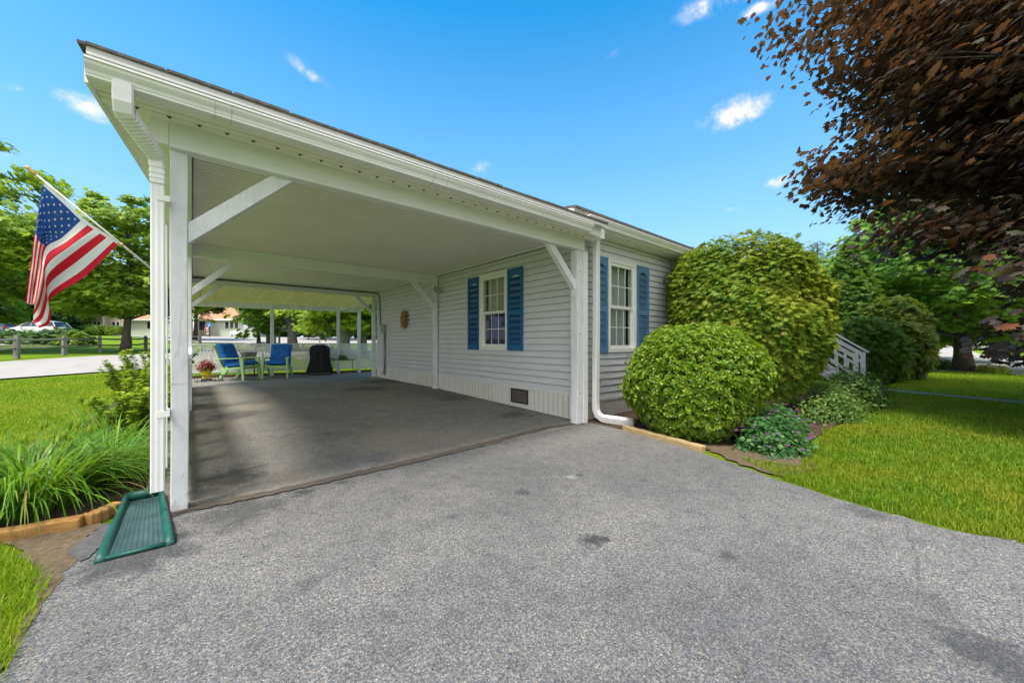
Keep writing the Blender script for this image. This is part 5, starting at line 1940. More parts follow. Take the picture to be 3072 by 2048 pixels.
RP = [(3.47, -.9), (3.44, -.05), (3.46, .32), (3.6, .85), (3.95, 1.3), (4.1, .86), (4.4, .92), (5.0, .9), (6.0, 1.05), (7, .8), (9, .7), (11.2, 1.0), (11.9, .85), (11.2, -.95), (10.4, -3), (8.5, -5.0), (5, -3.5)]
lawn('lawn_grass', 'clipped lawn between driveway and front path', polar(RP, 2.6, 13, -.75, .5, 1.25), 150000, L_GRASSR, .03, .06, 41)
RP2 = [(12.6, .9), (12.9, 1.1), (17, .6), (22.0, 1.2), (21.6, -1.3), (20.0, -1.9), (14, -4.2), (11.0, -3), (11.9, -.9)]
lawn('lawn_grass', 'sunlit lawn strip beyond the front path', polar(RP2, 11, 23, -.3, .12, 1.2), 26000, L_GRASS, .035, .06, 42)
LP = [(-1.2, 4.9), (-1.12, 7), (-1.05, 13), (-1.0, 17.2), (-3.6, 15.4), (-9, 11.2), (-9, 5), (-2.5, 3.55), (-1.75, 3.6), (-1.55, 4.4)]
lawn('lawn_grass', 'bright clipped lawn left of the daylily bed', polar(LP, 3.5, 20, 1.5, 2.7, 1.25), 110000, L_GRASS, .03, .058, 43)
LN = [(-.475, .9), (-.47, 1.6), (-.475, 2.3), (-.49, 2.62), (-.55, 2.82), (-.67, 3.08), (-.84, 3.40), (-1.1, 3.46), (-2.2, 3.45), (-2.5, 1.5), (-1.2, .6)]
lawn('lawn_grass', 'longer tufted grass at the left edge of the driveway', polar(LN, 1.0, 4.2, 1.5, 2.7, 1.1), 34000, L_GRASS, .045, .10, 44, .8)
FP = [(-1.0, 14.4), (5.6, 13.2), (7, 17), (6, 24), (1, 22), (-1.0, 18)]
lawn('lawn_grass', 'grass between the lattice fence and the road', polar(FP, 13, 26, .9, 1.75, 1.2), 22000, L_GRASS, .05, .09, 45)

# ------------------------------------------------------------------ red maple over the right-hand lawn
tree('red_maple', 'large red-leaved maple overhanging the front lawn at the right', 'tree', (9.5, -3.1, 0), 11.4, 1.32, 4.88, 126, 125000, 'maple', .128, L_RED, BARK, .2, 51,
     prof=lambda t: (.84 + .55 * t if t < .28 else 1.0 - .5 * max(0, t - .6) ** 1.2), droop=.16, spread=.075, flat=.35, s0=.25, lift=(.6, .8, 3.8), twigs=True)

# ------------------------------------------------------------------ right background
strip('street', [(4, -12), (12, -5.2), (20.1, -1.6), (28.4, -.5), (48.4, 2.6), (75, 8), (110, 20)], [(9, -17), (24, -7.5), (38.3, -2.9), (58, -1.06), (75, 2), (100, 6), (140, 16)], CONC, .02, 90, 8)
strip('next_driveway', [(22.6, 3.2), (22.4, 1.3), (21.7, -1.2)], [(23.3, 3.2), (23.1, 1.3), (22.3, -1.2)], CONC, .012, 12, 3)
strip('neighbour_driveway', [(59.5, 4), (62, -1.2), (55, -6)], [(63, 4), (67, -1.5), (62, -7)], PATHM, .03, 20, 4)
strip('upper_street', [(66, 1.5), (67.5, -4), (64, -14)], [(78, 2), (78, -4), (76, -14)], CONC, .03, 20, 5)
strip('red_mulch_bed', [(82, 1.), (83, -3.5), (82, -12)], [(92, 1), (93, -3.5), (92, -12)], MULCHR, .05, 20, 4)
strip('red_mulch_bed', [(74, -5.2), (76, -7.5)], [(79, -5.5), (80, -7.5)], MULCHR, .06, 8, 4)
strip('flower_bed_soil', [(21.0, 2.4), (20.8, .3), (21.2, -.9)], [(26, 2.4), (25.4, .2), (24.2, -.6)], SOIL, .008, 12, 6)
tree('maple_tree', 'green maple with a thick grey trunk beyond the sunlit lawn', 'tree', (22.9, -.26, 0), 8.6, 1.75, 4.2, 40, 20000, 'star', .19, L_MAPLE, BARK, .23, 61, 'green maples along the street', droop=.22, spread=.12)
tree('maple_tree', 'smaller green maple standing left of the thick-trunked one', 'tree', (32., .73, 0), 8.6, 1.5, 4.6, 30, 8000, 'star', .32, L_MAPLE, BARK, .25, 62, 'green maples along the street', droop=.22, spread=.12)
tree('maple_tree', 'light green tree glowing through the gap under the red maple', 'tree', (37.2, 2.4, 0), 11.0, 2.2, 4.2, 36, 12000, 'star', .29, L_LIGHT, BARK, .22, 63, droop=.1, spread=.13)
tree('maple_tree', 'light yellow-green tree behind the pointed cedar', 'tree', (50.5, 6.4, 0), 10.5, 1.8, 4.8, 34, 8000, 'star', .45, L_LIGHT, BARK, .25, 64, droop=.08, spread=.13)
def pine(label, loc, H, Rr, seed, s0=.25):
    rs = np.random.default_rng(seed)
    o = thing('pine_tree', label, 'tree', loc, 0, 'pines behind the house')
    b = MB()
    b.tube([(0, 0, 0), (.1, 0, H * .5), (0, .1, H)], [.26, .17, .03], 9)
    P, NN_, D_ = [], [], []
    nb = 46
    for i in range(nb):
        t = s0 + (1 - s0) * (i + .5) / nb
        az = i * 2.4 + rs.uniform(-.5, .5)
        rr = Rr * (1.05 - t) ** .7 * rs.uniform(.5, 1.15)
        z = H * t
        tip = np.array((math.cos(az) * rr, math.sin(az) * rr, z + .12 * rr))
        b.tube([(0, 0, z - .1), tuple(tip)], [.05, .012], 5, cap=False)
        m = int(90 * rr / Rr) + 20
        s = rs.uniform(.3, 1.02, m)
        pp = np.array((0, 0, z))[None] + (tip - np.array((0, 0, z)))[None] * s[:, None] + rs.normal(0, 1, (m, 3)) * np.array((.4, .4, .16))
        P.append(pp)
        D_.append(np.array((math.cos(az), math.sin(az), .5))[None] + rs.normal(0, .6, (m, 3)))
        NN_.append(rs.normal(0, .4, (m, 3)) + np.array((0, 0, 1)))
    P, D_, NN_ = np.concatenate(P), np.concatenate(D_), np.concatenate(NN_)
    foliage('crown', P, NN_, D_, .42 * rs.uniform(.7, 1.3, len(P)), 'needle', L_PINE, o)
    b.build('trunk', BARKD, o, smooth=True, local=True)
    return o
for i, (px, d, H, lab) in enumerate(((2455, 52, 14.2, 'tall open pine above the shrubs, leftmost against the sky'), (2520, 58, 15.0, 'tall thin pine showing sky between its branches'),
                                     (2385, 60, 14.5, 'pine half hidden behind the big arborvitae'))):
    p = ground_at(px, d)
    pine(lab, p, H, 3.6, 70 + i)
# far right low plants, flower bed, posts, lamps
mound('flower_bed_plant', 'feathery green plants in the bed before the smaller maple trunk', 'plant', (25.6, 1.35, 0), 1.5, .5, .85, 900, 'oval', .16, L_BED, 81)
mound('flower_bed_plant', 'grey-green low plant at the foot of the smaller maple trunk', 'plant', (24.1, .65, 0), .9, .35, .5, 600, 'oval', .14, L_ARBD, 82)
mound('flower_bed_plant', 'pink-flowering low plant beside the thick maple trunk', 'flower', (23.3, .32, 0), .5, .35, .42, 400, 'oval', .12, L_BED, 83, P_PINK, None, 160, .06)
mound('flower_bed_plant', 'yellow-flowering plants right of the thick maple trunk', 'flower', (22.4, -.95, 0), .9, .4, .24, 400, 'oval', .12, L_SPIR, 84, P_YEL, None, 120, .06)
def post_light(name, label, loc, H, globe):
    o = thing(name, label, 'lamp', loc, 0, 'post lights along the street')
    b = MB()
    b.tube([(0, 0, -.1), (0, 0, H * .78)], .045, 10)
    b.build('post', METALD, o, smooth=True, local=True)
    b = MB()
    if globe:
        b.lathe([(.05, 0), (.13, .03), (.2, .10), (.22, .17), (.17, .25), (.06, .29), (.0, .30)], (0, 0, H * .77), 18)
        b.build('globe', GLOBE, o, smooth=True, local=True)
        b = MB()
        b.lathe([(.06, 0), (.07, .02), (.05, .04)], (0, 0, H * .755), 12)
        b.build('collar', METALD, o, local=True)
    else:
        b.lathe([(.04, 0), (.09, .03), (.09, .2), (.11, .21), (.03, .3), (0, .32)], (0, 0, H * .77), 8)
        b.build('lantern', METALD, o, local=True)
    return o
post_light('lamp_post', 'short black lamp post with a white globe before the white double post', (52.6, -2.9, 0), 1.45, True)
post_light('lamp_post', 'black post light between the two maple trunks', tuple(ground_at(2838, 44)), 1.5, False)
post_light('lamp_post', 'plain black post light left of the smaller maple trunk', tuple(ground_at(2756, 43)), 1.4, False)
ub = thing('utility_box', 'grey utility pedestal beside the smaller maple trunk', 'utility box', (40.3, 1.15, 0))
b = MB()
b.box(-.22, .22, -.25, .25, -.05, .62)
b.box(-.25, .25, -.28, .28, .62, .68)
b.build('cabinet', METALG, ub, bevel=.02, local=True)
b = MB()
b.box(-.225, -.22, -.18, .18, .05, .58)
b.build('door', METALG, ub, local=True)
p = ground_at(3023, 40)
dp = thing('sign_post', 'white double-post street sign with a small dark roof behind the globe lamp', 'sign', p)
b = MB()
b.box(-.05, .05, -.20, -.08, 0, 1.6)
b.build('post', WHITE, dp, local=True)
b = MB()
b.box(-.05, .05, .08, .20, 0, 1.6)
b.build('post', WHITE, dp, local=True)
b = MB()
b.prism([(-.55, 1.6), (0, 1.85), (.55, 1.6), (.5, 1.56), (0, 1.78), (-.5, 1.56)], lambda a, c, t: (-.16 + .32 * t, a, c))
b.build('roof', METALD, dp, local=True)
for i, (px, d, h, lab) in enumerate(((2716, 26.5, 1.5, 'thin dark shepherd hook with a feeder in the far flower bed, left one'), (2751, 25.5, 1.1, 'thin dark shepherd hook in the far flower bed, beside the smaller maple'))):
    o = thing('shepherd_hook', lab, 'garden hook', tuple(ground_at(px, d)))
    b = MB()
    b.tube([(0, 0, 0), (0, 0, h), (0, -.06, h + .1), (0, -.16, h + .08), (0, -.2, h)], .018, 6)
    b.build('hook', METALD, o, local=True)
    b = MB()
    b.lathe([(0, 0), (.07, .02), (.08, .14), (.03, .2), (0, .2)], (0, -.2, h - .2), 10)
    b.build('feeder', COPPER, o, local=True)
# house and carport across the far street
p = ground_at(3130, 66)
nh = thing('neighbour_house', 'white flat-roofed house corner across the far street at the right edge', 'house', p, R(49.5 - 90))
b = MB()
b.box(-5, 9, 0, 6, 0, 2.6)
b.build('wall', PALEW, nh, local=True)
b = MB()
b.box(-9.4, 9.4, -.6, 6.4, 2.62, 3.0)
b.build('roof', WHITE, nh, local=True)
for x in (-9.1, -5.3):
    b = MB()
    b.box(x, x + .18, -.4, -.2, 0, 2.62)
    b.build('post', WHITE, nh, local=True)
b = MB()
b.box(-4, -2.4, -.03, 0, .9, 2.1)
b.build('window', DGLASS, nh, local=True)
for i, (px, d, r, h, lm, lab) in enumerate(((3000, 62, 2.0, 1.3, L_BOX, 'low green shrub on the far red mulch bank'), (2945, 66, 1.2, .9, L_BOX, 'small green shrub near the far left end of the red mulch bank'),
                                          (2828, 52, 1.1, .7, L_OAK, 'low dark shrub on the far lawn behind the post light'))):
    mound('garden_shrub', lab, 'shrub', tuple(ground_at(px, d)), r, r, h, 500, 'star', .3, lm, 90 + i)
# ------------------------------------------------------------------ left background: street, lot, fence, cars, buildings
strip('street', [(-60, -20), (-14, 7.5), (-3.77, 15.9), (-1.14, 18), (3, 20.5), (14, 23), (60, 30)], [(-62, -12), (-16, 13.5), (-5.4, 22.9), (-1.8, 27.5), (2.5, 29.5), (14, 32), (60, 38)], CONC, .03, 120, 10)
strip('parking_lot', [(-4.5, 60), (-2.2, 52), (.2, 46), (6, 44.5), (14, 44), (30, 48)], [(-12, 92), (-7, 82), (1, 76), (8, 72), (16, 68), (34, 66)], CONC, .05, 50, 16)
strip('gravel_edge', [(-30, 36), (-18, 39.5), (-7.2, 42.4)], [(-31, 39), (-19, 42.2), (-7.8, 44.4)], CONC, .04, 24, 3)
strip('mulch_bed', [(-30, 40.2), (-18, 43.2), (-6.2, 45.0)], [(-31, 46), (-19, 50), (-7, 51)], MULCHB, .05, 24, 5)
fp = thing('split_rail_fence', 'grey weathered split-rail fence along the grass across the street', 'fence', (-5, 28, gz(-5, 28)))
FPX = [(-150, 13.2), (50, 15.4), (193, 18.4), (300, 21.5), (390, 23.6), (437, 25.0), (520, 28), (600, 31)]
PT = [ground_at(px, d) for px, d in FPX]
for i, p in enumerate(PT):
    b = MB()
    z0, z1 = p.z - .05, p.z + .95
    rings = []
    for k in range(7):
        t = k / 6
        w = .095 * (1 - .1 * t)
        a = .3 + i
        rings.append([(p.x + w * math.cos(a + q * PI / 2 + PI / 4) * (1.1 + .12 * math.sin(k * 2 + q)), p.y + w * math.sin(a + q * PI / 2 + PI / 4) * (1.1 + .1 * math.sin(k * 3 + q + i)), z0 + (z1 - z0) * t) for q in range(4)])
    b.loft(rings)
    b.build('post', GREYW, fp)
for i, (p, q) in enumerate(zip(PT, PT[1:])):
    for h in (.42, .78):
        b = MB()
        m_ = (p + q) / 2
        b.tube([p + Vector((0, 0, h)), m_ + Vector((0, 0, h - .03)), q + Vector((0, 0, h + .01))], [.045, .055, .045], 6)
        b.build('rail', GREYW, fp)

def car_(label, loc, rz, paint, first=[None]):
    o = thing('parked_car', label, 'car', loc, rz, 'cars parked beyond the fence')
    # along X, nose at +X, length 4.6
    st_ = [(-2.28, .42, .62, .70), (-2.2, .30, .92, .80), (-1.9, .24, 1.02, .88), (-1.2, .2, 1.02, .91), (0, .2, 1.0, .92), (1.0, .2, .98, .91), (1.5, .22, .90, .88), (2.0, .26, .80, .82), (2.24, .34, .66, .70), (2.3, .42, .56, .6)]
    rings = []
    for x, zb, zt, w in st_:
        zm = (zb + zt) / 2
        rings.append([(x, -w * .88, zb), (x, -w, zb + .12 * (zt - zb)), (x, -w, zm), (x, -w * .97, zt - .06), (x, -w * .86, zt), (x, w * .86, zt), (x, w * .97, zt - .06), (x, w, zm), (x, w, zb + .12 * (zt - zb)), (x, w * .88, zb)])
    b = MB()
    b.loft(rings)
    b.build('body', paint, o, smooth=True, local=True)
    b = MB()
    cab = [(-2.12, .95, .97, .72), (-1.75, .98, 1.46, .72), (-.9, .98, 1.58, .74), (-.1, .98, 1.57, .75), (.35, .98, 1.48, .74), (1.2, .93, .96, .72)]
    rings = [[(x, -w * 1.1, z0), (x, -w * (1.1 - .28 * (z1 - z0) / .6), z1), (x, w * (1.1 - .28 * (z1 - z0) / .6), z1), (x, w * 1.1, z0)] for x, z0, z1, w in cab]
    b.loft(rings)
    b.build('window', DGLASS, o, smooth=False, local=True)
    b = MB()
    b.loft([[(x, -w * (1.1 - .28 * (z1 - z0) / .6) - .01, z1 - .03), (x, -w * .6, z1 + .025), (x, w * .6, z1 + .025), (x, w * (1.1 - .28 * (z1 - z0) / .6) + .01, z1 - .03)] for x, z0, z1, w in cab[1:5]])
    for s in (-1, 1):
        for (x0, z0, x1, z1) in ((-1.75, 1.46, -2.1, .98), (-1.0, 1.56, -1.05, .99), (-.05, 1.56, .0, .99), (.35, 1.48, 1.2, .96)):
            b.bar((x0, s * .62, z0), (x1, s * .80, z1), .05, .05)
    b.build('roof', paint, o, local=True)
    for x in (-1.4, 1.42):
        for s in (-1, 1):
            b = MB()
            b.tube([(x, s * .72, .34), (x, s * .93, .34)], .34, 24)
            w = b.build('wheel', RUBBER, o, local=True)
            b = MB()
            b.tube([(x, s * .932, .34), (x, s * .94, .34)], .21, 16)
            for k in range(5):
                a = k * 2 * PI / 5
                b.bar((x, s * .945, .34), (x + .2 * math.cos(a), s * .945, .34 + .2 * math.sin(a)), .05, .012, (0, 1, 0))
            b.build('rim', METALG, w, local=True)
            b = MB()
            b.tube([(x, s * .90, .36), (x, s * .925, .36)], .40, 24)
            b.build('wheel_arch', METALD, o, local=True)
    for s in (-1, 1):
        b = MB()
        b.loft([[(x, s * y0, z0), (x, s * y1, z0), (x, s * y1, z1), (x, s * y0, z1)] for x, y0, y1, z0, z1 in ((1.85, .55, .86, .70, .78), (2.12, .5, .78, .62, .72), (2.26, .5, .66, .58, .66))])
        b.build('headlight', GLOBE, o, local=True)
        b = MB()
        b.loft([[(x, s * y0, z0), (x, s * y1, z0), (x, s * y1, z1), (x, s * y0, z1)] for x, y0, y1, z0, z1 in ((-2.0, .7, .90, .82, .95), (-2.2, .6, .83, .76, .94), (-2.285, .6, .72, .72, .88))])
        b.build('tail_light', REDCAR, o, local=True)
        b = MB()
        b.loft([[(x, s * .88, z0), (x, s * 1.04, z0), (x, s * 1.04, z1), (x, s * .88, z1)] for x, z0, z1 in ((.62, 1.0, 1.10), (.82, .98, 1.08))])
        b.build('mirror', paint, o, bevel=.02, local=True)
    return o
ang = R(180 - 40.5)
def car_at(px, d, dz=0.):
    p = ground_at(px, d)
    return (p.x, p.y, p.z + dz)
car_('white parked car facing left beyond the shrubs and rail fence', car_at(118, 38), ang + R(8), SILVER)
car_('dark blue parked car left of the white one', car_at(8, 42), ang - R(14), NAVY)
car_('red parked car cut by the right edge of the picture', tuple(ground_at(3096, 36)), R(180 - 62), REDCAR)
car_('dark red parked vehicle on the far bank at the right', tuple(ground_at(2975, 72)), R(180 - 40), REDCAR)

# shrubs by the lot
for i, (px, d, r, h, lm, lab) in enumerate((
        (60, 28.5, 1.4, .95, L_OAK, 'low dark green shrub in front of the blue car'), (150, 28, 1.3, 1.0, L_OAK, 'low green shrub in front of the white car, behind the rail fence'),
        (195, 28.5, 1.1, 1.15, L_OAK, 'taller bushy shrub hiding the tail of the white car'), (228, 28, 1.0, .95, L_BOX, 'green shrub at the right end of the hedge by the cars'),
        (110, 27.5, 1.3, .85, L_OAK, 'low spreading shrub in the middle of the hedge by the cars'), (10, 28, 1.3, .85, L_OAK, 'low dark shrub at the left end of the hedge by the cars'))):
    mound('hedge_shrub', lab, 'shrub', tuple(ground_at(px, d)), r, r * .8, h, 1500, 'star', .2, lm, 100 + i, group='hedge shrubs by the parked cars')
for i, (px, d, r, h, lab) in enumerate(((288, 56, 1.5, 1.6, 'round clipped bush at the left window of the beige house'), (349, 56, 1.05, 1.5, 'round clipped bush at the right window of the beige house'))):
    p = ground_at(px, d)
    shrub('round_bush', lab, 'shrub', tuple(p), r, h, 2200, 'star', .22, L_BOX, TWIG, 110 + i, prof=dome, group='round clipped bushes by the beige house')

# buildings: local x along the picture, y away from it
BROT = R(-40.5)
def bt(o):
    return None
p = ground_at(268, 64)
bl = thing('beige_house', 'low beige house with a shallow gable and paired narrow windows beyond the street', 'house', (p.x, p.y, p.z - .1), BROT)
b = MB()
b.prism([(0, 0), (6.6, 0), (6.6, 2.9), (3.3, 4.35), (0, 2.75)], lambda a, c, t: (a, 8 * t, c))
b.build('wall', BEIGE, bl, local=True)
b = MB()
for (x0, z0, x1, z1) in ((-.45, 2.6, 3.3, 4.45), (3.3, 4.45, 7.0, 2.85)):
    b.prism([(x0, z0), (x1, z1), (x1, z1 + .14), (x0, z0 + .14)], lambda a, c, t: (a, -.35 + 8.7 * t, c))
b.build('roof', PALEW, bl, local=True)
for x in (1.0, 1.7, 4.2, 4.95):
    b = MB()
    b.box(x - .3, x + .3, -.06, .0, 1.3, 2.55)
    w = b.build('window', WHITE, bl, local=True)
    b = MB()
    b.box(x - .2, x + .2, -.07, -.061, 1.4, 2.45)
    b.build('pane', DGLASS, w, local=True)
b = MB()
b.box(2.3, 2.6, -.2, -.01, .2, 3.3)
b.build('chimney_flue', WHITE, bl, local=True)
p = ground_at(388, 62)
ob = thing('office_building', 'long white clapboard building with a tan roof and an entry porch beyond the lot', 'building', (p.x, p.y, p.z - .1), BROT)
LW = 20.4
b = MB()
b.box(0, LW, 0, 9, 0, 2.75)
b.build('wall', PALEW, ob, local=True)
b = MB()
k = .22
while k < 2.7:
    b.box(0, LW, -.02, -.001, k, k + .03)
    k += .3
b.build('clapboard', PALEW, ob, local=True)
b = MB()
b.prism([(-.6, 2.65), (4.5, 5.4), (9.6, 2.65), (9.6, 2.85), (4.5, 5.62), (-.6, 2.85)], lambda a, c, t: (-.5 + (LW + 1.0) * t, a, c))
b.build('roof', ROOFO, ob, local=True)
b = MB()
b.box(-.5, LW + .5, -.66, -.6, 2.62, 2.86)
b.build('fascia', WHITE, ob, local=True)
for x in (3.3, 16.2, 17.0, 17.8):
    b = MB()
    b.box(x - .36, x + .36, -.07, -.021, 1.25, 2.5)
    w = b.build('window', WHITE, ob, local=True)
    b = MB()
    b.box(x - .27, x + .27, -.08, -.071, 1.33, 2.42)
    b.build('pane', DGLASS, w, local=True)
# entry porch
b = MB()
b.prism([(10.6, 2.55), (13.2, 4.1), (15.6, 2.55), (15.6, 2.75), (13.2, 4.32), (10.6, 2.75)], lambda a, c, t: (a - 1.1 + 0 * t, -3.6 + 3.6 * t, c))
po = b.build('porch_roof', ROOFO, ob, local=True)
b = MB()
b.prism([(9.3, 2.5), (12.1, 4.1), (12.1, 4.3), (9.2, 2.68)], lambda a, c, t: (a, -3.66 + .05 * t, c))
b.prism([(12.1, 4.1), (14.6, 2.5), (14.7, 2.68), (12.1, 4.3)], lambda a, c, t: (a, -3.66 + .05 * t, c))
b.build('bargeboard', WHITE, ob, local=True)
b = MB()
b.prism([(11.9, 2.45), (13.25, 3.3), (14.6, 2.45)], lambda a, c, t: (a, -4.6 + .06 * t, c))
pd = b.build('pediment', WHITE, ob, local=True)
b = MB()
b.prism([(13.25 + .36 * math.cos(k * PI / 8), 2.83 + .17 * math.sin(k * PI / 8)) for k in range(16)], lambda a, c, t: (a, -4.62 + .015 * t, c))
b.build('plaque', METALD, pd, local=True)
b = MB()
b.prism([(11.8, 2.45), (13.25, 3.38), (14.7, 2.45), (14.7, 2.56), (13.25, 3.5), (11.8, 2.56)], lambda a, c, t: (a, -4.7 + 1.2 * t, c))
b.build('portico_roof', WHITE, ob, local=True)
for x in (9.5, 12.05, 14.45):
    b = MB()
    b.box(x - .09, x + .09, -3.6 if x < 12 else -4.5, -3.42 if x < 12 else -4.32, 0, 2.5)
    b.build('post', WHITE, ob, local=True)
b = MB()
b.box(8.2, 12.0, -3.4, 0, .85, 1.0)
for k in range(24):
    b.box(8.2 + k * .16, 8.25 + k * .16, -3.4, -3.34, 1.0, 1.75)
b.box(8.2, 12.0, -3.42, -3.32, 1.75, 1.83)
b.build('porch_railing', WHITE, ob, local=True)
b = MB()
for k in range(5):
    b.box(12.1, 14.4, -4.4 + .34 * k, -4.0 + .34 * k, .0, .17 * (k + 1))
b.build('porch_step', TIMBERP, ob, local=True)
for x in (11.0, 13.2):
    b = MB()
    b.bar((x, -3.5, 1.75), (x + 1.6, -3.7, .55), .07, .07)
    b.bar((x, -3.5, 1.2), (x + 1.6, -3.7, .1), .07, .07)
    for k in range(9):
        t = k / 8
        b.bar((x + 1.6 * t, -3.5 - .2 * t, 1.2 - 1.1 * t), (x + 1.6 * t, -3.5 - .2 * t, 1.75 - 1.2 * t), .04, .04)
    b.build('stair_railing', METALG if x > 12 else WHITE, ob, local=True)
b = MB()
b.box(11.6, 12.6, -.05, -.021, 1.0, 2.5)
b.build('door', DGLASS, ob, local=True)
# small flag on the porch post
pf_ = thing('porch_flag', 'small striped flag hanging from the porch of the white building', 'flag', tuple(look(612, 987, 58)))
b = MB()
b.tube([(0, 0, -.3), (.25, -.2, .75)], .02, 6)
b.build('staff', WHITE, pf_, local=True)
b = MB()
for k in range(7):
    b.cur = 2 if k == 0 else (0 if k % 2 else 1)
    b.grid(lambda u, v: (.24 + .3 * u - .06 * k * 0 + .03 * math.sin(v * 3 + k), -.18 - .25 * u, .68 - .2 * k - .2 * v - .05 * math.sin(u * 4)), 4, 3)
b.build('flag_cloth', [FRED, FWHT, FBLU], pf_, local=True, recalc=False)
# blue parking signs with a white wheelchair mark
for i, (px, d, h, lab) in enumerate(((628, 50, 1.9, 'blue parking sign with a white wheelchair symbol before the porch'), (738, 51, 1.75, 'blue-and-white accessible parking sign right of the porch'), (776, 50, 1.7, 'blue accessible parking sign half hidden by the young tree'))):
    p = ground_at(px, d)
    o = thing('parking_sign', lab, 'sign', tuple(p), BROT, 'accessible parking signs')
    b = MB()
    b.box(-.05, .05, .0, .08, 0, h)
    b.build('post', METALD, o, local=True)
    b = MB()
    b.box(-.24, .24, -.03, -.005, h - .52, h + .02)
    pn = b.build('panel', SIGNB if i != 1 else SIGNW, o, bevel=.01, local=True)
    b = MB()
    c0 = (0, h - .26)
    mk = lambda x, z: (x, -.036, z)
    s_ = .9
    b.tube([mk(-.02, c0[1] + .12), mk(-.02, c0[1] + .02)], .022, 6)
    b.tube([mk(-.02, c0[1] + .02), mk(.08, c0[1] + .015), mk(.12, c0[1] - .1)], .022, 6)
    b.tube([mk(.10 * math.cos(a_) - .03, c0[1] - .06 + .10 * math.sin(a_)) for a_ in [2.2 + .35 * k for k in range(13)]], .02, 6)
    b.lathe([(0, -.03), (.03, -.02), (.035, 0), (.03, .02), (0, .03)], (-.02, -.036, c0[1] + .17), 10)
    b.build('wheelchair_symbol', SIGNW if i != 1 else SIGNB, pn, local=True)
# white bench, boulders, bollard lights
p = ground_at(708, 54)
be = thing('bench', 'small white bench against the white building', 'bench', tuple(p), BROT)
b = MB()
b.box(-.75, .75, -.25, .2, .42, .47)
b.build('seat', WHITE, be, local=True)
b = MB()
for k in range(3):
    b.box(-.75, .75, .2, .24, .55 + k * .16, .66 + k * .16)
b.build('backrest', WHITE, be, local=True)
for x in (-.68, .62):
    b = MB()
    b.box(x, x + .07, -.22, .24, 0, .95)
    b.build('leg', WHITE, be, local=True)
def boulder(label, loc, r, h, seed):
    rs_ = np.random.default_rng(seed)
    o = thing('boulder', label, 'rock', loc, rs_.uniform(0, 3), 'boulders along the lot')
    bm = bmesh.new()
    bmesh.ops.create_icosphere(bm, subdivisions=3, radius=1)
    ks = rs_.normal(0, 1.6, (7, 3))
    for v in bm.verts:
        n_ = sum(math.sin(float(k[0] * v.co.x + k[1] * v.co.y + k[2] * v.co.z) * 1.6 + i) for i, k in enumerate(ks)) / 7
        s = 1 + .25 * n_
        v.co = Vector((v.co.x * r * s, v.co.y * r * .75 * s, max(-.1, v.co.z * h * s)))
    me = bpy.data.meshes.new('stone')
    bm.to_mesh(me)
    bm.free()
    me.materials.append(ROCK)
    s_ = bpy.data.objects.new('stone', me)
    C.objects.link(s_)
    s_.parent = o
for i, (px, d, r, h, lab) in enumerate(((744, 32, .42, .36, 'tan boulder left of the young tree trunk'), (787, 32.5, .65, .42, 'pale boulder right of the young tree trunk'), (835, 32, .4, .38, 'brown boulder by the square carport post'),
                                        (905, 33, .45, .32, 'pinkish boulder right of the thick trunk'), (955, 33, .9, .34, 'broad pale boulder in the row above the grill'), (985, 33.5, .5, .36, 'grey boulder at the right end of the row above the grill'))):
    boulder(lab, tuple(ground_at(px, d)), r, h, 120 + i)
for i, (px, d, h, lab) in enumerate(((925, 48, 1.3, 'low black path light with white lens, left one beyond the lot'), (977, 44, 1.5, 'low black path light with white lens, right one beyond the lot'))):
    o = thing('path_light', lab, 'lamp', tuple(ground_at(px, d)), 0, 'path lights beyond the lot')
    b = MB()
    b.tube([(0, 0, 0), (0, 0, h * .62)], .07, 8)
    b.build('post', METALD, o, local=True)
    b = MB()
    b.lathe([(.07, 0), (.13, .05), (.13, h * .25), (.0, h * .25)], (0, 0, h * .62), 10)
    b.build('lens', GLOBE, o, local=True)
    b = MB()
    b.lathe([(.17, 0), (.1, .1), (0, .14)], (0, 0, h * .87), 10)
    b.build('cap', METALD, o, local=True)
o = thing('sign_post', 'tall thin grey pole between the path lights', 'post', tuple(ground_at(959, 38)))
b = MB()
b.tube([(0, 0, 0), (0, 0, 2.35)], .06, 8)
b.lathe([(.06, 0), (.075, .02), (.03, .07), (0, .08)], (0, 0, 2.34), 8)
b.build('pole', METALG, o, local=True)
o = thing('kiosk', 'dark double post stand beside the square carport post, beyond the lattice', 'stand', tuple(ground_at(830, 36)), BROT)
for x in (-.25, .15):
    b = MB()
    b.box(x, x + .13, 0, .13, 0, 1.5)
    b.build('post', METALD, o, local=True)
b = MB()
b.prism([(-.5, 1.5), (0, 1.75), (.5, 1.5)], lambda a, c, t: (a, -.2 + .5 * t, c))
b.build('roof', METALD, o, local=True)

# ------------------------------------------------------------------ trees at the left and behind
tree('maple_tree', 'green maple standing by the rail fence, right of the flag', 'tree', tuple(ground_at(381, 22)), 9.4, 2.6, 3.9, 40, 15000, 'star', .24, L_LIGHT, BARK, .19, 131, droop=.06, spread=.12, flat=.5)
tree('maple_tree', 'tall light green tree at the left edge reaching into the sky', 'tree', tuple(ground_at(-245, 19)), 13.5, 2.4, 5.6, 40, 13000, 'star', .30, L_LIGHT, BARKG, .28, 132, droop=.12, spread=.1, flat=.4)
tree('young_tree', 'young round-headed tree before the white building', 'tree', tuple(ground_at(773, 31)), 4.3, 1.9, 1.35, 24, 3000, 'star', .17, L_MAPLE, BARKD, .16, 133, spread=.14)
tree('maple_tree', 'broad green tree with a thick pale trunk above the covered grill', 'tree', tuple(ground_at(873, 26)), 8.5, 1.75, 3.6, 30, 6500, 'star', .26, L_MAPLE, BARKG, .30, 134, spread=.13, droop=.2)
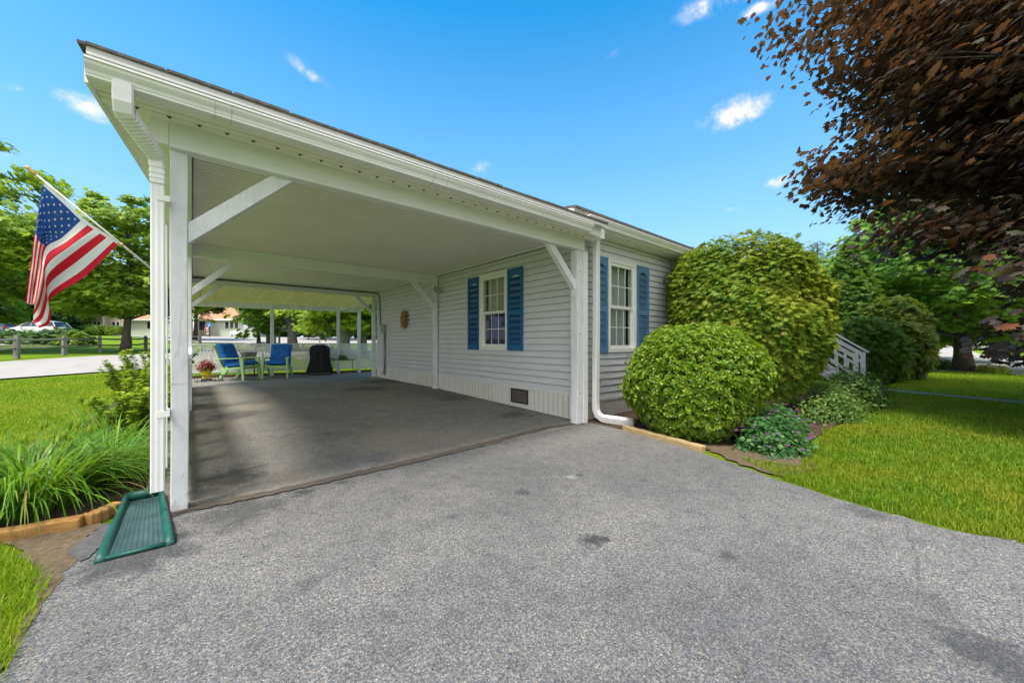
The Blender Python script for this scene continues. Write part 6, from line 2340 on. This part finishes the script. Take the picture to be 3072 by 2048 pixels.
tree('maple_tree', 'tree with a slim grey trunk just left of the square patio post', 'tree', tuple(ground_at(806, 27)), 9.5, 3.2, 3.2, 24, 4200, 'star', .28, L_MAPLE, BARKG, .14, 135, spread=.13)
tree('maple_tree', 'bright green drooping tree with thick grey trunk right of the patio post', 'tree', tuple(ground_at(1041, 21)), 7.5, 1.9, 3.0, 30, 7000, 'star', .22, L_LIGHT, BARKG, .27, 136, spread=.13, droop=.3)
tree('maple_tree', 'bright green tree with grey trunk nearest the house corner at the back', 'tree', tuple(ground_at(1093, 22)), 7.5, 1.9, 3.0, 28, 6000, 'star', .22, L_LIGHT, BARKG, .22, 137, spread=.13, droop=.3)
tree('maple_tree', 'dark reddish-green tree before the office roof at the left post', 'tree', tuple(ground_at(585, 40)), 8.5, 3.6, 3.2, 24, 4200, 'star', .36, leafmat('bronze_leaf', [(0, (.035, .04, .014)), (.6, (.08, .06, .025)), (1, (.13, .11, .03))], (.3, .22, .04), .3), BARKD, .2, 138, spread=.13)
tree('maple_tree', 'dark tree beyond the lot above the path lights', 'tree', tuple(ground_at(965, 50)), 9.5, 3.6, 4.2, 26, 4500, 'star', .42, L_OAK, BARKD, .25, 139, spread=.13)
WG = 'trees of the wood behind the parked cars'
WL = 'tall dark green tree of the wood behind the parked cars'
w1 = tree('wood_tree', WL, 'tree', (0, 0, 0), 19, 4.5, 5.6, 34, 5200, 'star', .62, L_MAPLE, BARKG, .32, 141, WG, spread=.14, droop=.1)
w2 = tree('wood_tree', 'light green rounded tree of the wood behind the parked cars', 'tree', (0, 0, 0), 16, 3., 5.2, 32, 5200, 'star', .58, L_LIGHT, BARKG, .28, 142, WG, spread=.14, droop=.1)
w3 = tree('wood_tree', 'low bushy tree of the shady edge behind the lot', 'tree', (0, 0, 0), 9, .8, 4.2, 26, 4200, 'star', .5, L_OAK, BARKD, .22, 143, WG, spread=.15, droop=.15)
used = set()
def put(w, px, d, s, rz):
    p = ground_at(px, d)
    loc = (p.x, p.y, p.z - .1)
    if w.name not in used:
        used.add(w.name)
        w.location, w.scale, w.rotation_euler = loc, (s,) * 3, (0, 0, rz)
        return w
    return dup(w, loc, rz, None, s)
k = 0
for px, d, s in ((-330, 44, 1.0), (-170, 52, 1.05), (-60, 60, 1.0), (60, 66, .98), (150, 70, .92), (235, 76, .82), (330, 84, .78), (425, 88, .8), (-250, 60, 1.2), (-20, 78, 1.1), (520, 96, .7), (610, 100, .72), (700, 104, .72)):
    put(w1, px, d, s, k * 1.3)
    k += 1
for px, d, s in ((-120, 44, 1.0), (15, 50, .92), (120, 56, .86), (205, 62, .82), (300, 74, .75), (395, 80, .8), (800, 78, .66), (880, 84, .7), (960, 80, .64), (1040, 84, .7), (1120, 80, .75), (1200, 70, .8), (1300, 60, .9)):
    put(w2, px, d, s, k * 1.7)
    k += 1
for px, d, s in ((-60, 48, .8), (30, 52, .75), (95, 54, .7), (160, 58, .7), (180, 72, .7), (225, 84, .7), (860, 70, .75), (915, 66, .65), (965, 68, .7), (1015, 62, .65), (1070, 60, .7), (1130, 56, .75), (1200, 52, .8)):
    put(w3, px, d, s, k * 2.1)
    k += 1
for x_, y_, s in ((-24, 34, .8), (-30, 44, .9), (-38, 38, 1.), (-44, 52, 1.), (-20, 44, .75), (-52, 34, 1.05), (-36, 28, .8), (-58, 20, 1.)):
    o = put(w2 if k % 2 else w1, 0, 40, s, k * 1.3)
    o.location = (x_, y_, gz(x_, y_) - .1)
    k += 1
# right: trees closing the view behind the far street
for px, d, s in ((2600, 70, .8), (2700, 78, .75), (2790, 88, .8), (2880, 95, .8), (2980, 105, .85), (3080, 110, .9), (3180, 95, .9), (2520, 74, .75)):
    o = put(w2, px, d, s, k * 1.9)
    o['label'] = 'rounded green tree of the row closing the view behind the far street'
    o['group'] = 'trees behind the far street'
    k += 1
for px, d, s in ((2640, 62, .7), (2740, 68, .6), (2830, 74, .55), (2900, 80, .55)):
    o = put(w3, px, d, s, k * 1.9)
    o['label'] = 'low dark tree of the row behind the far street'
    o['group'] = 'low trees behind the far street'
    k += 1
